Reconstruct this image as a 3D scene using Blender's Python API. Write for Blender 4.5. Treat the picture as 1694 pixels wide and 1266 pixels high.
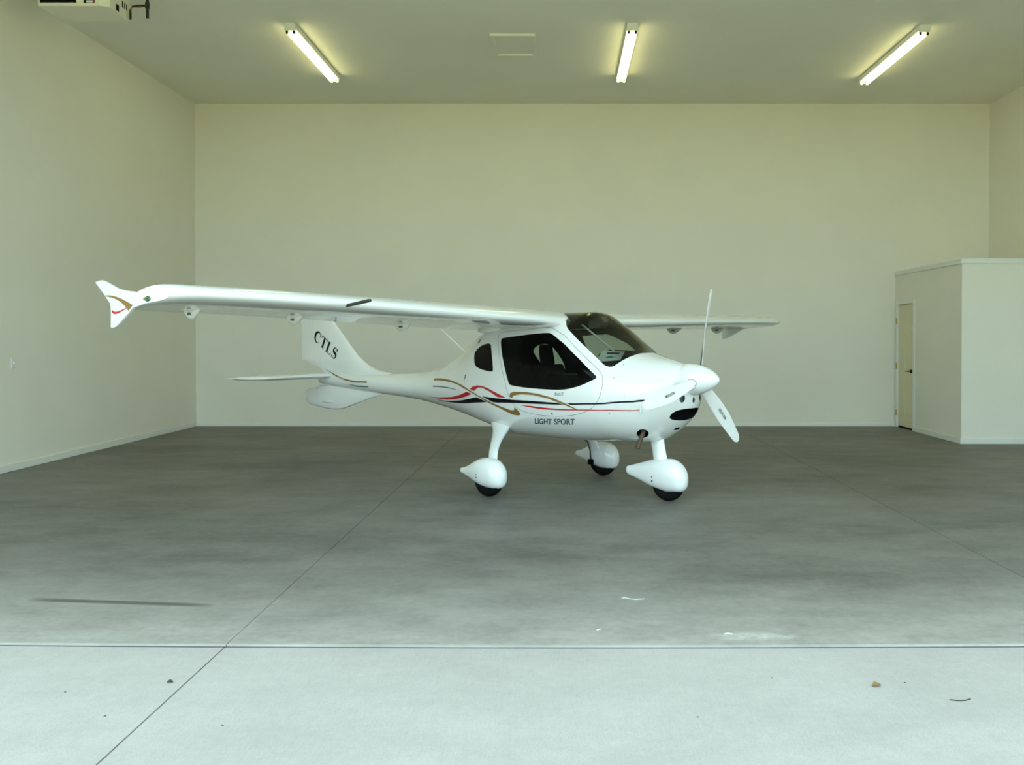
import bpy, bmesh, math, random
import numpy as np
from mathutils import Vector, Matrix
from mathutils.geometry import delaunay_2d_cdt
random.seed(7)
R = math.radians
PI = math.pi
scene = bpy.context.scene
COL = scene.collection
for o in list(bpy.data.objects):
    bpy.data.objects.remove(o)

# ------------------------------------------------------------------ camera
FPX, CX, CY, TP = 1550.0, 930.0, 582.0, 0.015      # focal length and optical centre on a 1694 x 1266 frame
cam_d = bpy.data.cameras.new('camera'); cam = bpy.data.objects.new('camera', cam_d); COL.objects.link(cam)
cam.location = (0, 0, 1.535)
cam.rotation_euler = (PI / 2 - math.atan(TP), 0, 0)
cam_d.sensor_fit = 'HORIZONTAL'; cam_d.sensor_width = 36.0
cam_d.lens = FPX / 1694.0 * 36.0
cam_d.shift_x = -(CX - 847.0) / 1694.0
cam_d.shift_y = (CY - 633.0) / 1694.0
cam_d.clip_start = 0.05; cam_d.clip_end = 500
scene.camera = cam

# ------------------------------------------------------------------ sky and exposure
world = bpy.data.worlds.new('sky'); scene.world = world; world.use_nodes = True
wn = world.node_tree
bg = wn.nodes['Background']
bg.inputs['Color'].default_value = (0.72, 0.98, 1.02, 1)
bg.inputs['Strength'].default_value = 3.15
vs = scene.view_settings
vs.view_transform = 'Standard'; vs.look = 'None'; vs.gamma = 1.0; vs.use_curve_mapping = False
vs.exposure = 0.0
LAMP_COLOR = (1.0, 0.95, 0.42)
LAMP_POWER = 8.0
# sun behind the hangar: the doorway and the near apron lie in its shade
sun_d = bpy.data.lights.new('sun', 'SUN'); sun = bpy.data.objects.new('sun', sun_d); COL.objects.link(sun)
sun_d.energy = 25.0; sun_d.color = (1.0, 0.94, 0.80); sun_d.angle = R(0.53)
sun.rotation_euler = (R(-55), 0, R(8))

# ------------------------------------------------------------------ helpers
def empty(name, loc=(0, 0, 0), rz=0.0, parent=None):
    o = bpy.data.objects.new(name, None); COL.objects.link(o)
    o.location = loc; o.rotation_euler = (0, 0, rz); o.empty_display_size = 0.2
    if parent: o.parent = parent
    return o
def tag(o, label=None, cat=None, group=None, kind=None):
    if label: o['label'] = label
    if cat: o['category'] = cat
    if group: o['group'] = group
    if kind: o['kind'] = kind
    return o
def link(name, me, mat=None, parent=None):
    o = bpy.data.objects.new(name, me); COL.objects.link(o)
    if mat is not None and len(me.materials) == 0: me.materials.append(mat)
    if parent: o.parent = parent
    return o
def mesh(name, verts, faces, mat=None, parent=None, smooth=False, sharp=None):
    me = bpy.data.meshes.new(name)
    me.from_pydata([tuple(float(c) for c in v) for v in verts], [], [tuple(int(i) for i in f) for f in faces])
    me.validate()
    bm = bmesh.new(); bm.from_mesh(me); bmesh.ops.recalc_face_normals(bm, faces=bm.faces[:]); bm.to_mesh(me); bm.free()
    if smooth:
        for p in me.polygons: p.use_smooth = True
        if sharp is not None: me.set_sharp_from_angle(angle=R(sharp))
    return link(name, me, mat, parent)
def box(name, lo, hi, mat, parent=None, bevel=0.0):
    bm = bmesh.new(); bmesh.ops.create_cube(bm, size=1)
    c = [(a + b) / 2 for a, b in zip(lo, hi)]; s = [b - a for a, b in zip(lo, hi)]
    for v in bm.verts: v.co = Vector([c[i] + v.co[i] * s[i] for i in range(3)])
    if bevel: bmesh.ops.bevel(bm, geom=bm.edges[:], offset=bevel, segments=2, affect='EDGES', profile=0.5)
    me = bpy.data.meshes.new(name); bm.to_mesh(me); bm.free()
    return link(name, me, mat, parent)
def frame_at(d, up=(0, 0, 1)):
    d = Vector(d).normalized(); u = Vector(up)
    if abs(d.dot(u)) > 0.98: u = Vector((1, 0, 0))
    a = d.cross(u).normalized(); b = a.cross(d).normalized()
    return a, b
def tube_data(pts, rad, n=10, cap=True):
    pts = [Vector(p) for p in pts]; rad = rad if isinstance(rad, (list, tuple)) else [rad] * len(pts)
    V, Fc = [], []
    for i, p in enumerate(pts):
        d = pts[min(i + 1, len(pts) - 1)] - pts[max(i - 1, 0)]
        a, b = frame_at(d)
        for k in range(n):
            t = 2 * PI * k / n; V.append(p + (a * math.cos(t) + b * math.sin(t)) * rad[i])
    for i in range(len(pts) - 1):
        for k in range(n):
            k2 = (k + 1) % n; Fc.append((i * n + k, i * n + k2, (i + 1) * n + k2, (i + 1) * n + k))
    if cap: Fc.append(tuple(range(n))); Fc.append(tuple(range((len(pts) - 1) * n, len(pts) * n)))
    return V, Fc
def tube(name, pts, rad, mat, parent=None, n=10):
    V, Fc = tube_data(pts, rad, n)
    return mesh(name, V, Fc, mat, parent, smooth=True, sharp=50)
def rings(name, R_, mat, parent=None, smooth=True, sharp=40, cap=(True, True), closed=True):
    """loft a list of equally long vertex rings"""
    n = len(R_[0]); V = [p for r in R_ for p in r]; Fc = []
    m = n if closed else n - 1
    for i in range(len(R_) - 1):
        for k in range(m):
            k2 = (k + 1) % n; Fc.append((i * n + k, i * n + k2, (i + 1) * n + k2, (i + 1) * n + k))
    if cap[0]: Fc.append(tuple(range(n)))
    if cap[1]: Fc.append(tuple(range((len(R_) - 1) * n, len(R_) * n)))
    return mesh(name, V, Fc, mat, parent, smooth=smooth, sharp=sharp)
def lathe(name, prof, axis_o, mat, parent=None, n=32, axis='x', sharp=40):
    """prof: (along, radius)"""
    R_ = []
    for a, r in prof:
        ring = []
        for k in range(n):
            t = 2 * PI * k / n; c, s = r * math.cos(t), r * math.sin(t)
            p = {'x': (a, c, s), 'y': (c, a, s), 'z': (c, s, a)}[axis]
            ring.append((axis_o[0] + p[0], axis_o[1] + p[1], axis_o[2] + p[2]))
        R_.append(ring)
    return rings(name, R_, mat, parent, sharp=sharp)
def plate(name, poly, y0, y1, mat, parent=None, bevel=0.0, smooth=False):
    """polygon in (x, z) given thickness from y0 to y1"""
    n = len(poly)
    bm = bmesh.new()
    a = [bm.verts.new((p[0], y0, p[1])) for p in poly]; b = [bm.verts.new((p[0], y1, p[1])) for p in poly]
    bm.faces.new(a); bm.faces.new(b[::-1])
    for i in range(n): bm.faces.new((a[i], b[i], b[(i + 1) % n], a[(i + 1) % n]))
    bmesh.ops.recalc_face_normals(bm, faces=bm.faces[:])
    if bevel:
        ed = [e for e in bm.edges if len(e.link_faces) == 2 and any(len(f.verts) == n for f in e.link_faces)]
        bmesh.ops.bevel(bm, geom=ed, offset=bevel, segments=2, affect='EDGES', profile=0.5)
    bmesh.ops.triangulate(bm, faces=[f for f in bm.faces if len(f.verts) > 4])
    me = bpy.data.meshes.new(name); bm.to_mesh(me); bm.free()
    return link(name, me, mat, parent)
def flat(name, poly, y, mat, parent=None):
    """thin printed film on an upright (x, z) face"""
    return plate(name, poly, y - 0.0012, y + 0.0012, mat, parent)
def chaikin(p, it=2):
    for _ in range(it):
        q = []
        for i in range(len(p)):
            a, b = p[i], p[(i + 1) % len(p)]
            q += [(a[0] * .75 + b[0] * .25, a[1] * .75 + b[1] * .25), (a[0] * .25 + b[0] * .75, a[1] * .25 + b[1] * .75)]
        p = q
    return p
def text_mesh(txt, size=1.0, bold=0.0, shear=0.0):
    cu = bpy.data.curves.new('lettering', 'FONT'); cu.body = txt; cu.size = size; cu.offset = bold; cu.shear = shear; cu.resolution_u = 4
    ob = bpy.data.objects.new('lettering', cu); COL.objects.link(ob)
    dg = bpy.context.evaluated_depsgraph_get(); dg.update()
    me = bpy.data.meshes.new_from_object(ob.evaluated_get(dg))
    bpy.data.objects.remove(ob); bpy.data.curves.remove(cu)
    V = [(v.co.x, v.co.y) for v in me.vertices]; Fc = [tuple(p.vertices) for p in me.polygons]
    xs = [v[0] for v in V]; ys = [v[1] for v in V]
    x0, x1, y0, y1 = min(xs), max(xs), min(ys), max(ys)
    bpy.data.meshes.remove(me)
    return [((v[0] - x0) / (x1 - x0), (v[1] - y0) / (y1 - y0)) for v in V], Fc

# ------------------------------------------------------------------ materials
MATS = {}
def mat(name, color, rough=0.5, metal=0.0, coat=0.0, spec=0.5):
    m = bpy.data.materials.new(name); m.use_nodes = True
    b = m.node_tree.nodes['Principled BSDF']
    b.inputs['Base Color'].default_value = (*color, 1); b.inputs['Roughness'].default_value = rough
    b.inputs['Metallic'].default_value = metal; b.inputs['Specular IOR Level'].default_value = spec
    if coat: b.inputs['Coat Weight'].default_value = coat; b.inputs['Coat Roughness'].default_value = 0.04
    MATS[name] = m
    return m
def nodes(m): return m.node_tree.nodes, m.node_tree.links, m.node_tree.nodes['Principled BSDF']
def noise(nt, lk, co, scale, detail=4, rough=0.55, vscale=None):
    src = co
    if vscale:
        mp = nt.new('ShaderNodeMapping'); mp.inputs['Scale'].default_value = vscale; lk.new(co, mp.inputs['Vector']); src = mp.outputs['Vector']
    n = nt.new('ShaderNodeTexNoise'); n.inputs['Scale'].default_value = scale; n.inputs['Detail'].default_value = detail; n.inputs['Roughness'].default_value = rough
    lk.new(src, n.inputs['Vector']); return n.outputs['Fac']
def ramp(nt, lk, fac, stops):
    r = nt.new('ShaderNodeValToRGB'); els = r.color_ramp.elements
    while len(els) < len(stops): els.new(0.5)
    for e, (p, c) in zip(els, stops): e.position = p; e.color = (*c, 1)
    lk.new(fac, r.inputs['Fac']); return r.outputs['Color']
def mixc(nt, lk, fac, a, b, mode='MIX'):
    m = nt.new('ShaderNodeMix'); m.data_type = 'RGBA'; m.blend_type = mode
    if hasattr(fac, 'links'): lk.new(fac, m.inputs[0])
    else: m.inputs[0].default_value = fac
    for s, v in ((6, a), (7, b)):
        if hasattr(v, 'links'): lk.new(v, m.inputs[s])
        else: m.inputs[s].default_value = (*v, 1)
    return m.outputs[2]
def math_(nt, lk, op, a, b=None, clamp=False):
    m = nt.new('ShaderNodeMath'); m.operation = op; m.use_clamp = clamp
    for i, v in enumerate((a, b)):
        if v is None: continue
        if hasattr(v, 'links'): lk.new(v, m.inputs[i])
        else: m.inputs[i].default_value = v
    return m.outputs[0]
def bump(nt, lk, b, h, strength, dist=0.01):
    bp = nt.new('ShaderNodeBump'); bp.inputs['Strength'].default_value = strength; bp.inputs['Distance'].default_value = dist
    lk.new(h, bp.inputs['Height']); lk.new(bp.outputs['Normal'], b.inputs['Normal'])

def wall_mat(name, color, rough=0.75):
    m = mat(name, color, rough, spec=0.25); nt, lk, b = nodes(m)
    g = nt.new('ShaderNodeNewGeometry')
    n1 = noise(nt, lk, g.outputs['Position'], 0.9, 3); n2 = noise(nt, lk, g.outputs['Position'], 55, 3)
    c = ramp(nt, lk, n1, [(0.3, tuple(x * 0.96 for x in color)), (0.7, color)])
    lk.new(c, b.inputs['Base Color']); bump(nt, lk, b, n2, 0.25, 0.004)
    return m
M_wall = wall_mat('painted_drywall', (0.85, 0.82, 0.73))
M_ceil = wall_mat('ceiling_paint', (0.86, 0.84, 0.74))
M_trim = mat('trim_paint', (0.80, 0.80, 0.75), 0.45)
M_doorpaint = mat('door_cream', (0.74, 0.68, 0.46), 0.5)

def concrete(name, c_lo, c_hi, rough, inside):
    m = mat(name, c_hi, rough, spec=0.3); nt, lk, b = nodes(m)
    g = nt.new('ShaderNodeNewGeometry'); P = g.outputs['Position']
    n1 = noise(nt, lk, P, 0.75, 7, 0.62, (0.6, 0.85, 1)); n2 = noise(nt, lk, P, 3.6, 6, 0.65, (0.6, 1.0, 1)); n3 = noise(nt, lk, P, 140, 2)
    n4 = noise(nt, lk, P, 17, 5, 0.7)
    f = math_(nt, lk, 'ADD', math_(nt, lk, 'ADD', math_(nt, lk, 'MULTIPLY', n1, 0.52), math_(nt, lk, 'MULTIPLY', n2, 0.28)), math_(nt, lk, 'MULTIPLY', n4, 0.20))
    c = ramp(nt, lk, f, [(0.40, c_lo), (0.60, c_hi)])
    sp = ramp(nt, lk, n3, [(0.30, (0.80, 0.80, 0.80)), (0.5, (1, 1, 1)), (0.72, (1.06, 1.06, 1.06))])
    c = mixc(nt, lk, 1.0, c, sp, 'MULTIPLY')
    sx = nt.new('ShaderNodeSeparateXYZ'); lk.new(P, sx.inputs[0])
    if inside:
        # pale worn edge along the threshold, widened to paint in daylight fading inward
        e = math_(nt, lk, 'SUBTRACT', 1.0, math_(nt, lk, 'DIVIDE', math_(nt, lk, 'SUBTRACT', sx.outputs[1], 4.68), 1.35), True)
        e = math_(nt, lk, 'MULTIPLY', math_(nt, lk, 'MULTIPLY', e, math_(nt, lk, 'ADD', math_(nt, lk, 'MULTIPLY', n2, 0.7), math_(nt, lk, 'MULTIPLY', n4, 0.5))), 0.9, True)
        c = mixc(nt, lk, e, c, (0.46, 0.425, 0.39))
        qx = math_(nt, lk, 'POWER', math_(nt, lk, 'ABSOLUTE', math_(nt, lk, 'DIVIDE', math_(nt, lk, 'SUBTRACT', sx.outputs[0], 0.2), 2.9)), 2.0)
        by = math_(nt, lk, 'SUBTRACT', math_(nt, lk, 'SUBTRACT', sx.outputs[1], 4.647), math_(nt, lk, 'MULTIPLY', qx, 0.035))
        e2 = math_(nt, lk, 'SUBTRACT', 1.0, math_(nt, lk, 'DIVIDE', by, 0.018), True)
        c = mixc(nt, lk, math_(nt, lk, 'MULTIPLY', e2, n2, True), c, (0.62, 0.60, 0.56))
        # chalky smear around the chip at the threshold
        ex = math_(nt, lk, 'POWER', math_(nt, lk, 'ABSOLUTE', math_(nt, lk, 'DIVIDE', math_(nt, lk, 'SUBTRACT', sx.outputs[0], 0.98), 0.26)), 2.0)
        ey = math_(nt, lk, 'POWER', math_(nt, lk, 'ABSOLUTE', math_(nt, lk, 'DIVIDE', math_(nt, lk, 'SUBTRACT', sx.outputs[1], 4.79), 0.075)), 2.0)
        sm = math_(nt, lk, 'SUBTRACT', 1.0, math_(nt, lk, 'ADD', ex, ey), True)
        c = mixc(nt, lk, math_(nt, lk, 'MULTIPLY', math_(nt, lk, 'MULTIPLY', sm, math_(nt, lk, 'POWER', n4, 3.0)), 2.6, True), c, (0.62, 0.60, 0.57))
        # long dark scuff near the threshold, left: a band along a slightly slanted line
        yy = math_(nt, lk, 'ADD', sx.outputs[1], math_(nt, lk, 'MULTIPLY', sx.outputs[0], 0.1125))       # y + .1125 x = 5.12 on the line
        d = math_(nt, lk, 'ABSOLUTE', math_(nt, lk, 'SUBTRACT', yy, 5.12))
        band = math_(nt, lk, 'SUBTRACT', 1.0, math_(nt, lk, 'POWER', math_(nt, lk, 'DIVIDE', d, 0.042), 3.0), True)
        xin = math_(nt, lk, 'SUBTRACT', 1.0, math_(nt, lk, 'POWER', math_(nt, lk, 'ABSOLUTE', math_(nt, lk, 'DIVIDE', math_(nt, lk, 'ADD', sx.outputs[0], 2.56), 0.57)), 8.0), True)
        fac = math_(nt, lk, 'MULTIPLY', math_(nt, lk, 'MULTIPLY', band, xin), 0.8, True)
        c = mixc(nt, lk, fac, c, tuple(x * 0.55 for x in c_lo))
    else:
        br = noise(nt, lk, P, 30, 3, 0.6, (3.0, 0.22, 1))     # broom finish
        c = mixc(nt, lk, 0.35, c, ramp(nt, lk, br, [(0.3, tuple(x * 0.93 for x in c_hi)), (0.7, tuple(min(1, x * 1.05) for x in c_hi))]))
    lk.new(c, b.inputs['Base Color']); bump(nt, lk, b, n3, 0.15, 0.003)
    return m
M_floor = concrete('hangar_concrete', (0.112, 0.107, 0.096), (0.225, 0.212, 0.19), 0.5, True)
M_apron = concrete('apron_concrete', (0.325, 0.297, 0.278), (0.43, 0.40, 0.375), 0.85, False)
M_grass = mat('dry_grass_field', (0.25, 0.25, 0.075), 0.95, spec=0.1)
_nt, _lk, _b = nodes(M_grass); _g = _nt.new('ShaderNodeNewGeometry')
_lk.new(ramp(_nt, _lk, noise(_nt, _lk, _g.outputs['Position'], 1.5, 5), [(0.35, (0.20, 0.205, 0.045)), (0.65, (0.30, 0.28, 0.075))]), _b.inputs['Base Color'])
M_joint = mat('joint_filler', (0.05, 0.05, 0.045), 0.9)

M_white = mat('white_gelcoat', (0.86, 0.87, 0.87), 0.16, coat=0.6)
M_prop = mat('propeller_white', (0.88, 0.88, 0.88), 0.25)
M_black = mat('black_film', (0.008, 0.008, 0.01), 0.3, spec=0.08)
M_red = mat('red_film', (0.55, 0.012, 0.02), 0.3)
M_gold = mat('gold_film', (0.32, 0.18, 0.05), 0.35, metal=0.25)
M_grey = mat('grey_film', (0.09, 0.12, 0.13), 0.35)
M_letter = mat('dark_lettering', (0.055, 0.075, 0.085), 0.4)
M_tyre = mat('tyre_rubber', (0.006, 0.006, 0.006), 0.8, spec=0.08)
M_dark = mat('dark_cavity', (0.004, 0.004, 0.005), 0.9, spec=0.08)
M_liner = mat('charcoal_upholstery', (0.006, 0.006, 0.006), 0.9, spec=0.08)
M_panel = mat('instrument_black', (0.006, 0.006, 0.006), 0.6, spec=0.08)
M_alu = mat('bare_aluminium', (0.6, 0.6, 0.58), 0.3, metal=1.0)
M_exh = mat('rusty_exhaust', (0.10, 0.065, 0.04), 0.6, metal=0.5)
M_green = mat('green_lens', (0.03, 0.10, 0.03), 0.1, coat=1.0)
M_redlens = mat('red_lens', (0.3, 0.02, 0.02), 0.1, coat=1.0)
M_card = mat('white_card', (0.75, 0.78, 0.74), 0.6)
M_teal = mat('teal_print', (0.05, 0.22, 0.18), 0.5)
M_brass = mat('brass', (0.55, 0.38, 0.10), 0.35, metal=1.0)
M_bronze = mat('oil_rubbed_bronze', (0.02, 0.017, 0.014), 0.35, metal=0.6)
M_rim = mat('gold_wheel_rim', (0.55, 0.36, 0.14), 0.4, metal=0.6)
M_pitot = mat('pitot_cover', (0.03, 0.034, 0.024), 0.6)
M_enamel = mat('cream_enamel', (0.80, 0.76, 0.62), 0.4)
M_pipe = mat('black_iron_pipe', (0.02, 0.02, 0.018), 0.5, metal=0.3)
M_orange = mat('orange_cord', (0.5, 0.22, 0.03), 0.5)
M_leaf = mat('dry_leaf', (0.30, 0.17, 0.06), 0.8)
M_leafd = mat('dark_leaf', (0.06, 0.045, 0.03), 0.8)
M_chip = mat('white_scrape', (0.8, 0.82, 0.8), 0.7)
def glass(name, tint, ior):
    m = bpy.data.materials.new(name); m.use_nodes = True; nt = m.node_tree.nodes; lk = m.node_tree.links
    nt.remove(nt['Principled BSDF'])
    tr = nt.new('ShaderNodeBsdfTransparent'); tr.inputs['Color'].default_value = (*tint, 1)
    gl = nt.new('ShaderNodeBsdfGlossy'); gl.inputs['Roughness'].default_value = 0.02; gl.inputs['Color'].default_value = (1, 1, 1, 1)
    fr = nt.new('ShaderNodeFresnel'); fr.inputs['IOR'].default_value = ior
    mx = nt.new('ShaderNodeMixShader'); lk.new(fr.outputs[0], mx.inputs[0]); lk.new(tr.outputs[0], mx.inputs[1]); lk.new(gl.outputs[0], mx.inputs[2])
    lk.new(mx.outputs[0], nt['Material Output'].inputs['Surface'])
    return m
M_glass = glass('tinted_acrylic', (0.60, 0.66, 0.60), 1.22)
M_wsglass = glass('windshield_acrylic', (0.60, 0.66, 0.60), 1.42)
M_tubeglow = bpy.data.materials.new('fluorescent_glow'); M_tubeglow.use_nodes = True
_n = M_tubeglow.node_tree.nodes['Principled BSDF']
_n.inputs['Base Color'].default_value = (0.9, 0.9, 0.85, 1)
_n.inputs['Emission Color'].default_value = (*LAMP_COLOR, 1); _n.inputs['Emission Strength'].default_value = LAMP_POWER

# ------------------------------------------------------------------ hangar shell
XL, XR, YF, YB, ZC = -6.33, 7.36, 4.70, 16.19, 5.56
OX, OY, OZ = 5.755, 13.50, 2.66          # office corner and height
DY0, DY1, DZ = 15.36, 16.10, 2.10        # office door along the office side wall
JX = (-1.68, 2.955)                      # joints that run into the hangar
def struct(o): o['kind'] = 'structure'; return o
T = 0.15
struct(box('wall_left', (XL - T, YF, 0), (XL, YB + T, ZC), M_wall))
struct(box('wall_back', (XL, YB, 0), (XR, YB + T, ZC), M_wall))
struct(box('wall_right', (XR, YF, 0), (XR + T, YB + T, ZC), M_wall))
struct(box('ceiling', (XL - T, YF, ZC), (XR + T, YB + T, ZC + 0.2), M_ceil))
struct(box('wall_front', (XL - T, YF - 0.02, 5.10), (XR + T, YF + 0.16, ZC + 0.2), M_wall))
struct(box('baseboard_left', (XL, YF + 0.02, 0.001), (XL + 0.016, YB, 0.085), M_trim, bevel=0.004))
struct(box('baseboard_back', (XL + 0.016, YB - 0.014, 0.001), (OX, YB, 0.06), M_trim, bevel=0.004))
# floor slabs; the threshold joint is bent a little to imitate lens barrel distortion
def bow(x): return YF - 0.03 - 0.035 * (1 - ((x - 0.2) / 2.9) ** 2 if abs(x - 0.2) < 6 else -2)
def slab(name, x0, x1, front, back, mt, parent, z=0.0):
    n = 14; xs = [x0 + (x1 - x0) * i / n for i in range(n + 1)]
    poly = [(x, front(x)) for x in xs] + [(x, back(x)) for x in xs[::-1]]
    N = len(poly); V = [(p[0], p[1], z) for p in poly] + [(p[0], p[1], z - 0.010) for p in poly]
    Fc = [tuple(range(N)), tuple(range(2 * N - 1, N - 1, -1))] + [(i, N + i, N + (i + 1) % N, (i + 1) % N) for i in range(N)]
    return mesh(name, V, Fc, mt, parent)
floor = struct(empty('floor')); apron = struct(empty('apron'))
g = 0.004
edges = [XL - T, JX[0], JX[1], XR + T]
for i in range(3):
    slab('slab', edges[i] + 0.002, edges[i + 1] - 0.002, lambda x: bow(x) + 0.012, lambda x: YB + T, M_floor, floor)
aed = [-15.6, -10.95, -6.32, JX[0], JX[1], 7.59, 12.2, 16.8]
for i in range(7):
    for (ya, yb) in ((-3.4, 0.6), (0.6 + 0.008, None)):
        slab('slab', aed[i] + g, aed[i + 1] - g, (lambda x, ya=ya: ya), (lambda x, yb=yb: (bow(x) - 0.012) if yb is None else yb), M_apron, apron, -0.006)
struct(box('trim_1', (-15.6, -3.4, -0.125), (16.8, YB + T, -0.012), M_joint))
struct(box('ground', (-80, -90, -0.30), (80, 40, -0.125), M_grass))
struct(box('ground_verge', (-80, -90, -0.12), (80, -3.42, -0.012), M_grass))
# office box in the back right corner
struct(box('wall_office_front', (OX, OY, 0), (XR, OY + 0.12, OZ), M_wall))
ws = struct(empty('wall_office_side'))
box('wall_panel', (OX, OY + 0.12, 0), (OX + 0.12, DY0 - 0.07, OZ), M_wall, ws)
box('wall_panel', (OX, DY0 - 0.07, DZ + 0.06), (OX + 0.12, YB, OZ), M_wall, ws)
struct(box('ceiling_office', (OX + 0.01, OY + 0.01, OZ - 0.1), (XR, YB, OZ - 0.005), M_ceil))
struct(box('trim_2', (OX - 0.022, OY - 0.022, OZ - 0.06), (XR, OY, OZ + 0.012), M_trim, bevel=0.005))
struct(box('trim_3', (OX - 0.022, OY, OZ - 0.06), (OX, YB, OZ + 0.012), M_trim, bevel=0.005))
struct(box('baseboard_office', (OX - 0.014, OY - 0.014, 0.001), (OX, DY0 - 0.075, 0.085), M_trim, bevel=0.004))
struct(box('baseboard_right', (OX, OY - 0.014, 0.001), (XR, OY, 0.085), M_trim, bevel=0.004))
# six-panel door in the office side wall
d1 = struct(empty('door_1', (OX, (DY0 + DY1) / 2, 0)))
dw = (DY1 - DY0)
ca = empty('door_frame', parent=d1)
box('jamb', (-0.012, -dw / 2 - 0.07, 0.001), (0.12, -dw / 2, DZ + 0.06), M_trim, ca)
box('jamb', (-0.012, dw / 2, 0.001), (0.12, dw / 2 + 0.07, DZ + 0.06), M_trim, ca)
box('head_jamb', (-0.012, -dw / 2, DZ), (0.12, dw / 2, DZ + 0.06), M_trim, ca)
leaf = box('door_leaf', (0.03, -dw / 2 + 0.004, 0.03), (0.065, dw / 2 - 0.004, DZ - 0.005), M_doorpaint, d1)
hw = dw / 2 - 0.004
for (z0, z1) in ((0.22, 0.86), (1.00, 1.62), (1.72, 1.98)):
    for sgn in (-1, 1):
        a, b_ = sorted((sgn * 0.045, sgn * (hw - 0.10)))
        pm = bmesh.new(); bmesh.ops.create_cube(pm, size=1)
        for v in pm.verts: v.co = Vector((0.03 + v.co.x * 0.016, (a + b_) / 2 + v.co.y * (b_ - a), (z0 + z1) / 2 + v.co.z * (z1 - z0)))
        bmesh.ops.bevel(pm, geom=[e for e in pm.edges if all(v.co.x < 0.03 for v in e.verts)], offset=0.014, segments=2, affect='EDGES')
        me = bpy.data.meshes.new('door_panel'); pm.to_mesh(me); pm.free(); link('door_panel', me, M_doorpaint, leaf)
hd_ = lathe('handle', [(-0.028, 0.0), (-0.028, 0.026), (-0.004, 0.03), (0.03, 0.03), (0.03, 0.0)], (0, -hw + 0.06, 0.98), M_bronze, d1, n=16)
tube('lever', [(-0.03, -hw + 0.06, 0.98), (-0.05, -hw + 0.06, 0.98), (-0.055, -hw + 0.10, 0.978), (-0.053, -hw + 0.19, 0.972)], [0.010, 0.011, 0.010, 0.008], M_bronze, hd_, 8)
for z in (0.25, 1.05, 1.82):
    box('hinge', (-0.02, dw / 2 - 0.006, z - 0.05), (-0.004, dw / 2 + 0.014, z + 0.05), M_brass, d1)
box('threshold_gap', (0.028, -dw / 2 + 0.004, 0.001), (0.07, dw / 2 - 0.004, 0.028), M_dark, d1)

# attic hatch: four trim boards and a panel
ht_ = struct(empty('trim_4', (-0.66, 12.92, ZC)))
for lo, hi in (((-0.30, -0.46, -0.03), (0.30, -0.41, -0.001)), ((-0.30, 0.41, -0.03), (0.30, 0.46, -0.001)), ((-0.30, -0.41, -0.03), (-0.25, 0.41, -0.001)), ((0.25, -0.41, -0.03), (0.30, 0.41, -0.001))):
    box('casing', lo, hi, M_ceil, ht_)
box('hatch_panel', (-0.25, -0.41, -0.006), (0.25, 0.41, -0.001), M_ceil, ht_)

# ------------------------------------------------------------------ fluorescent strips
def strip(x, y0, y1, label):
    r = empty('strip_light', (x, (y0 + y1) / 2, ZC))
    tag(r, label, 'light fixture', 'fluorescent strips on the hangar ceiling')
    L = (y1 - y0) / 2
    box('housing', (-0.07, -L, -0.075), (0.07, L, -0.002), M_trim, r, 0.006)
    box('end_plate', (-0.07, -L - 0.012, -0.10), (0.07, -L, -0.002), M_trim, r, 0.003)
    box('end_plate', (-0.07, L, -0.10), (0.07, L + 0.012, -0.002), M_trim, r, 0.003)
    for sx in (-0.045, 0.045):
        t = lathe('tube', [(-L + 0.05, 0.006), (-L + 0.055, 0.019), (L - 0.055, 0.019), (L - 0.05, 0.006)], (sx, 0, -0.105), M_tubeglow, r, 14, 'y')
        for e in (-1, 1):
            box('lamp_holder', (sx - 0.014, e * (L - 0.03) - 0.02, -0.128), (sx + 0.014, e * (L - 0.03) + 0.02, -0.074), M_bronze if e < 0 else M_trim, t, 0.003)
    return r
strip(-3.48, 12.04, 14.42, 'twin tube strip light nearest the heater')
strip(0.90, 12.04, 14.42, 'twin tube strip light right of the ceiling hatch')
strip(4.66, 12.10, 14.55, 'twin tube strip light above the corner office')

# ------------------------------------------------------------------ unit heater
hx0, hx1, hy0, hy1, hz0 = -5.68, -4.92, 10.20, 10.70, 5.13
uh = tag(empty('unit_heater', ((hx0 + hx1) / 2, (hy0 + hy1) / 2, hz0)), 'cream unit heater hung under the ceiling in the upper left corner', 'heater')
W, D, Hh = (hx1 - hx0) / 2, (hy1 - hy0) / 2, ZC - hz0 - 0.07
pr = [(-W, -D), (W - 0.09, -D), (W, -D + 0.05), (W, D), (-W, D)]
bm = bmesh.new(); va = [bm.verts.new((p[0], p[1], 0)) for p in pr]; vb = [bm.verts.new((p[0], p[1], Hh)) for p in pr]
bm.faces.new(va[::-1]); bm.faces.new(vb)
for i in range(5): bm.faces.new((va[i], va[(i + 1) % 5], vb[(i + 1) % 5], vb[i]))
bmesh.ops.recalc_face_normals(bm, faces=bm.faces[:]); bmesh.ops.bevel(bm, geom=bm.edges[:], offset=0.006, segments=1, affect='EDGES')
me = bpy.data.meshes.new('cabinet'); bm.to_mesh(me); bm.free(); link('cabinet', me, M_enamel, uh)
for sx in (-1, 1): tube('hanger_rod', [(sx * 0.25, 0, Hh), (sx * 0.25, 0, Hh + 0.07)], 0.006, M_alu, uh, 8)
gr = box('outlet_grille', (-W + 0.03, -D - 0.012, 0.035), (-W + 0.42, -D + 0.002, Hh - 0.04), M_dark, uh)
for k in range(4):
    box('louvre', (-W + 0.03, -D - 0.03, 0.12 + k * 0.065), (-W + 0.42, -D - 0.008, 0.128 + k * 0.065), M_enamel, gr)
lb = box('name_plate', (-W + 0.50, -D - 0.004, 0.03), (-W + 0.62, -D + 0.001, 0.062), M_black, uh)
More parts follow.
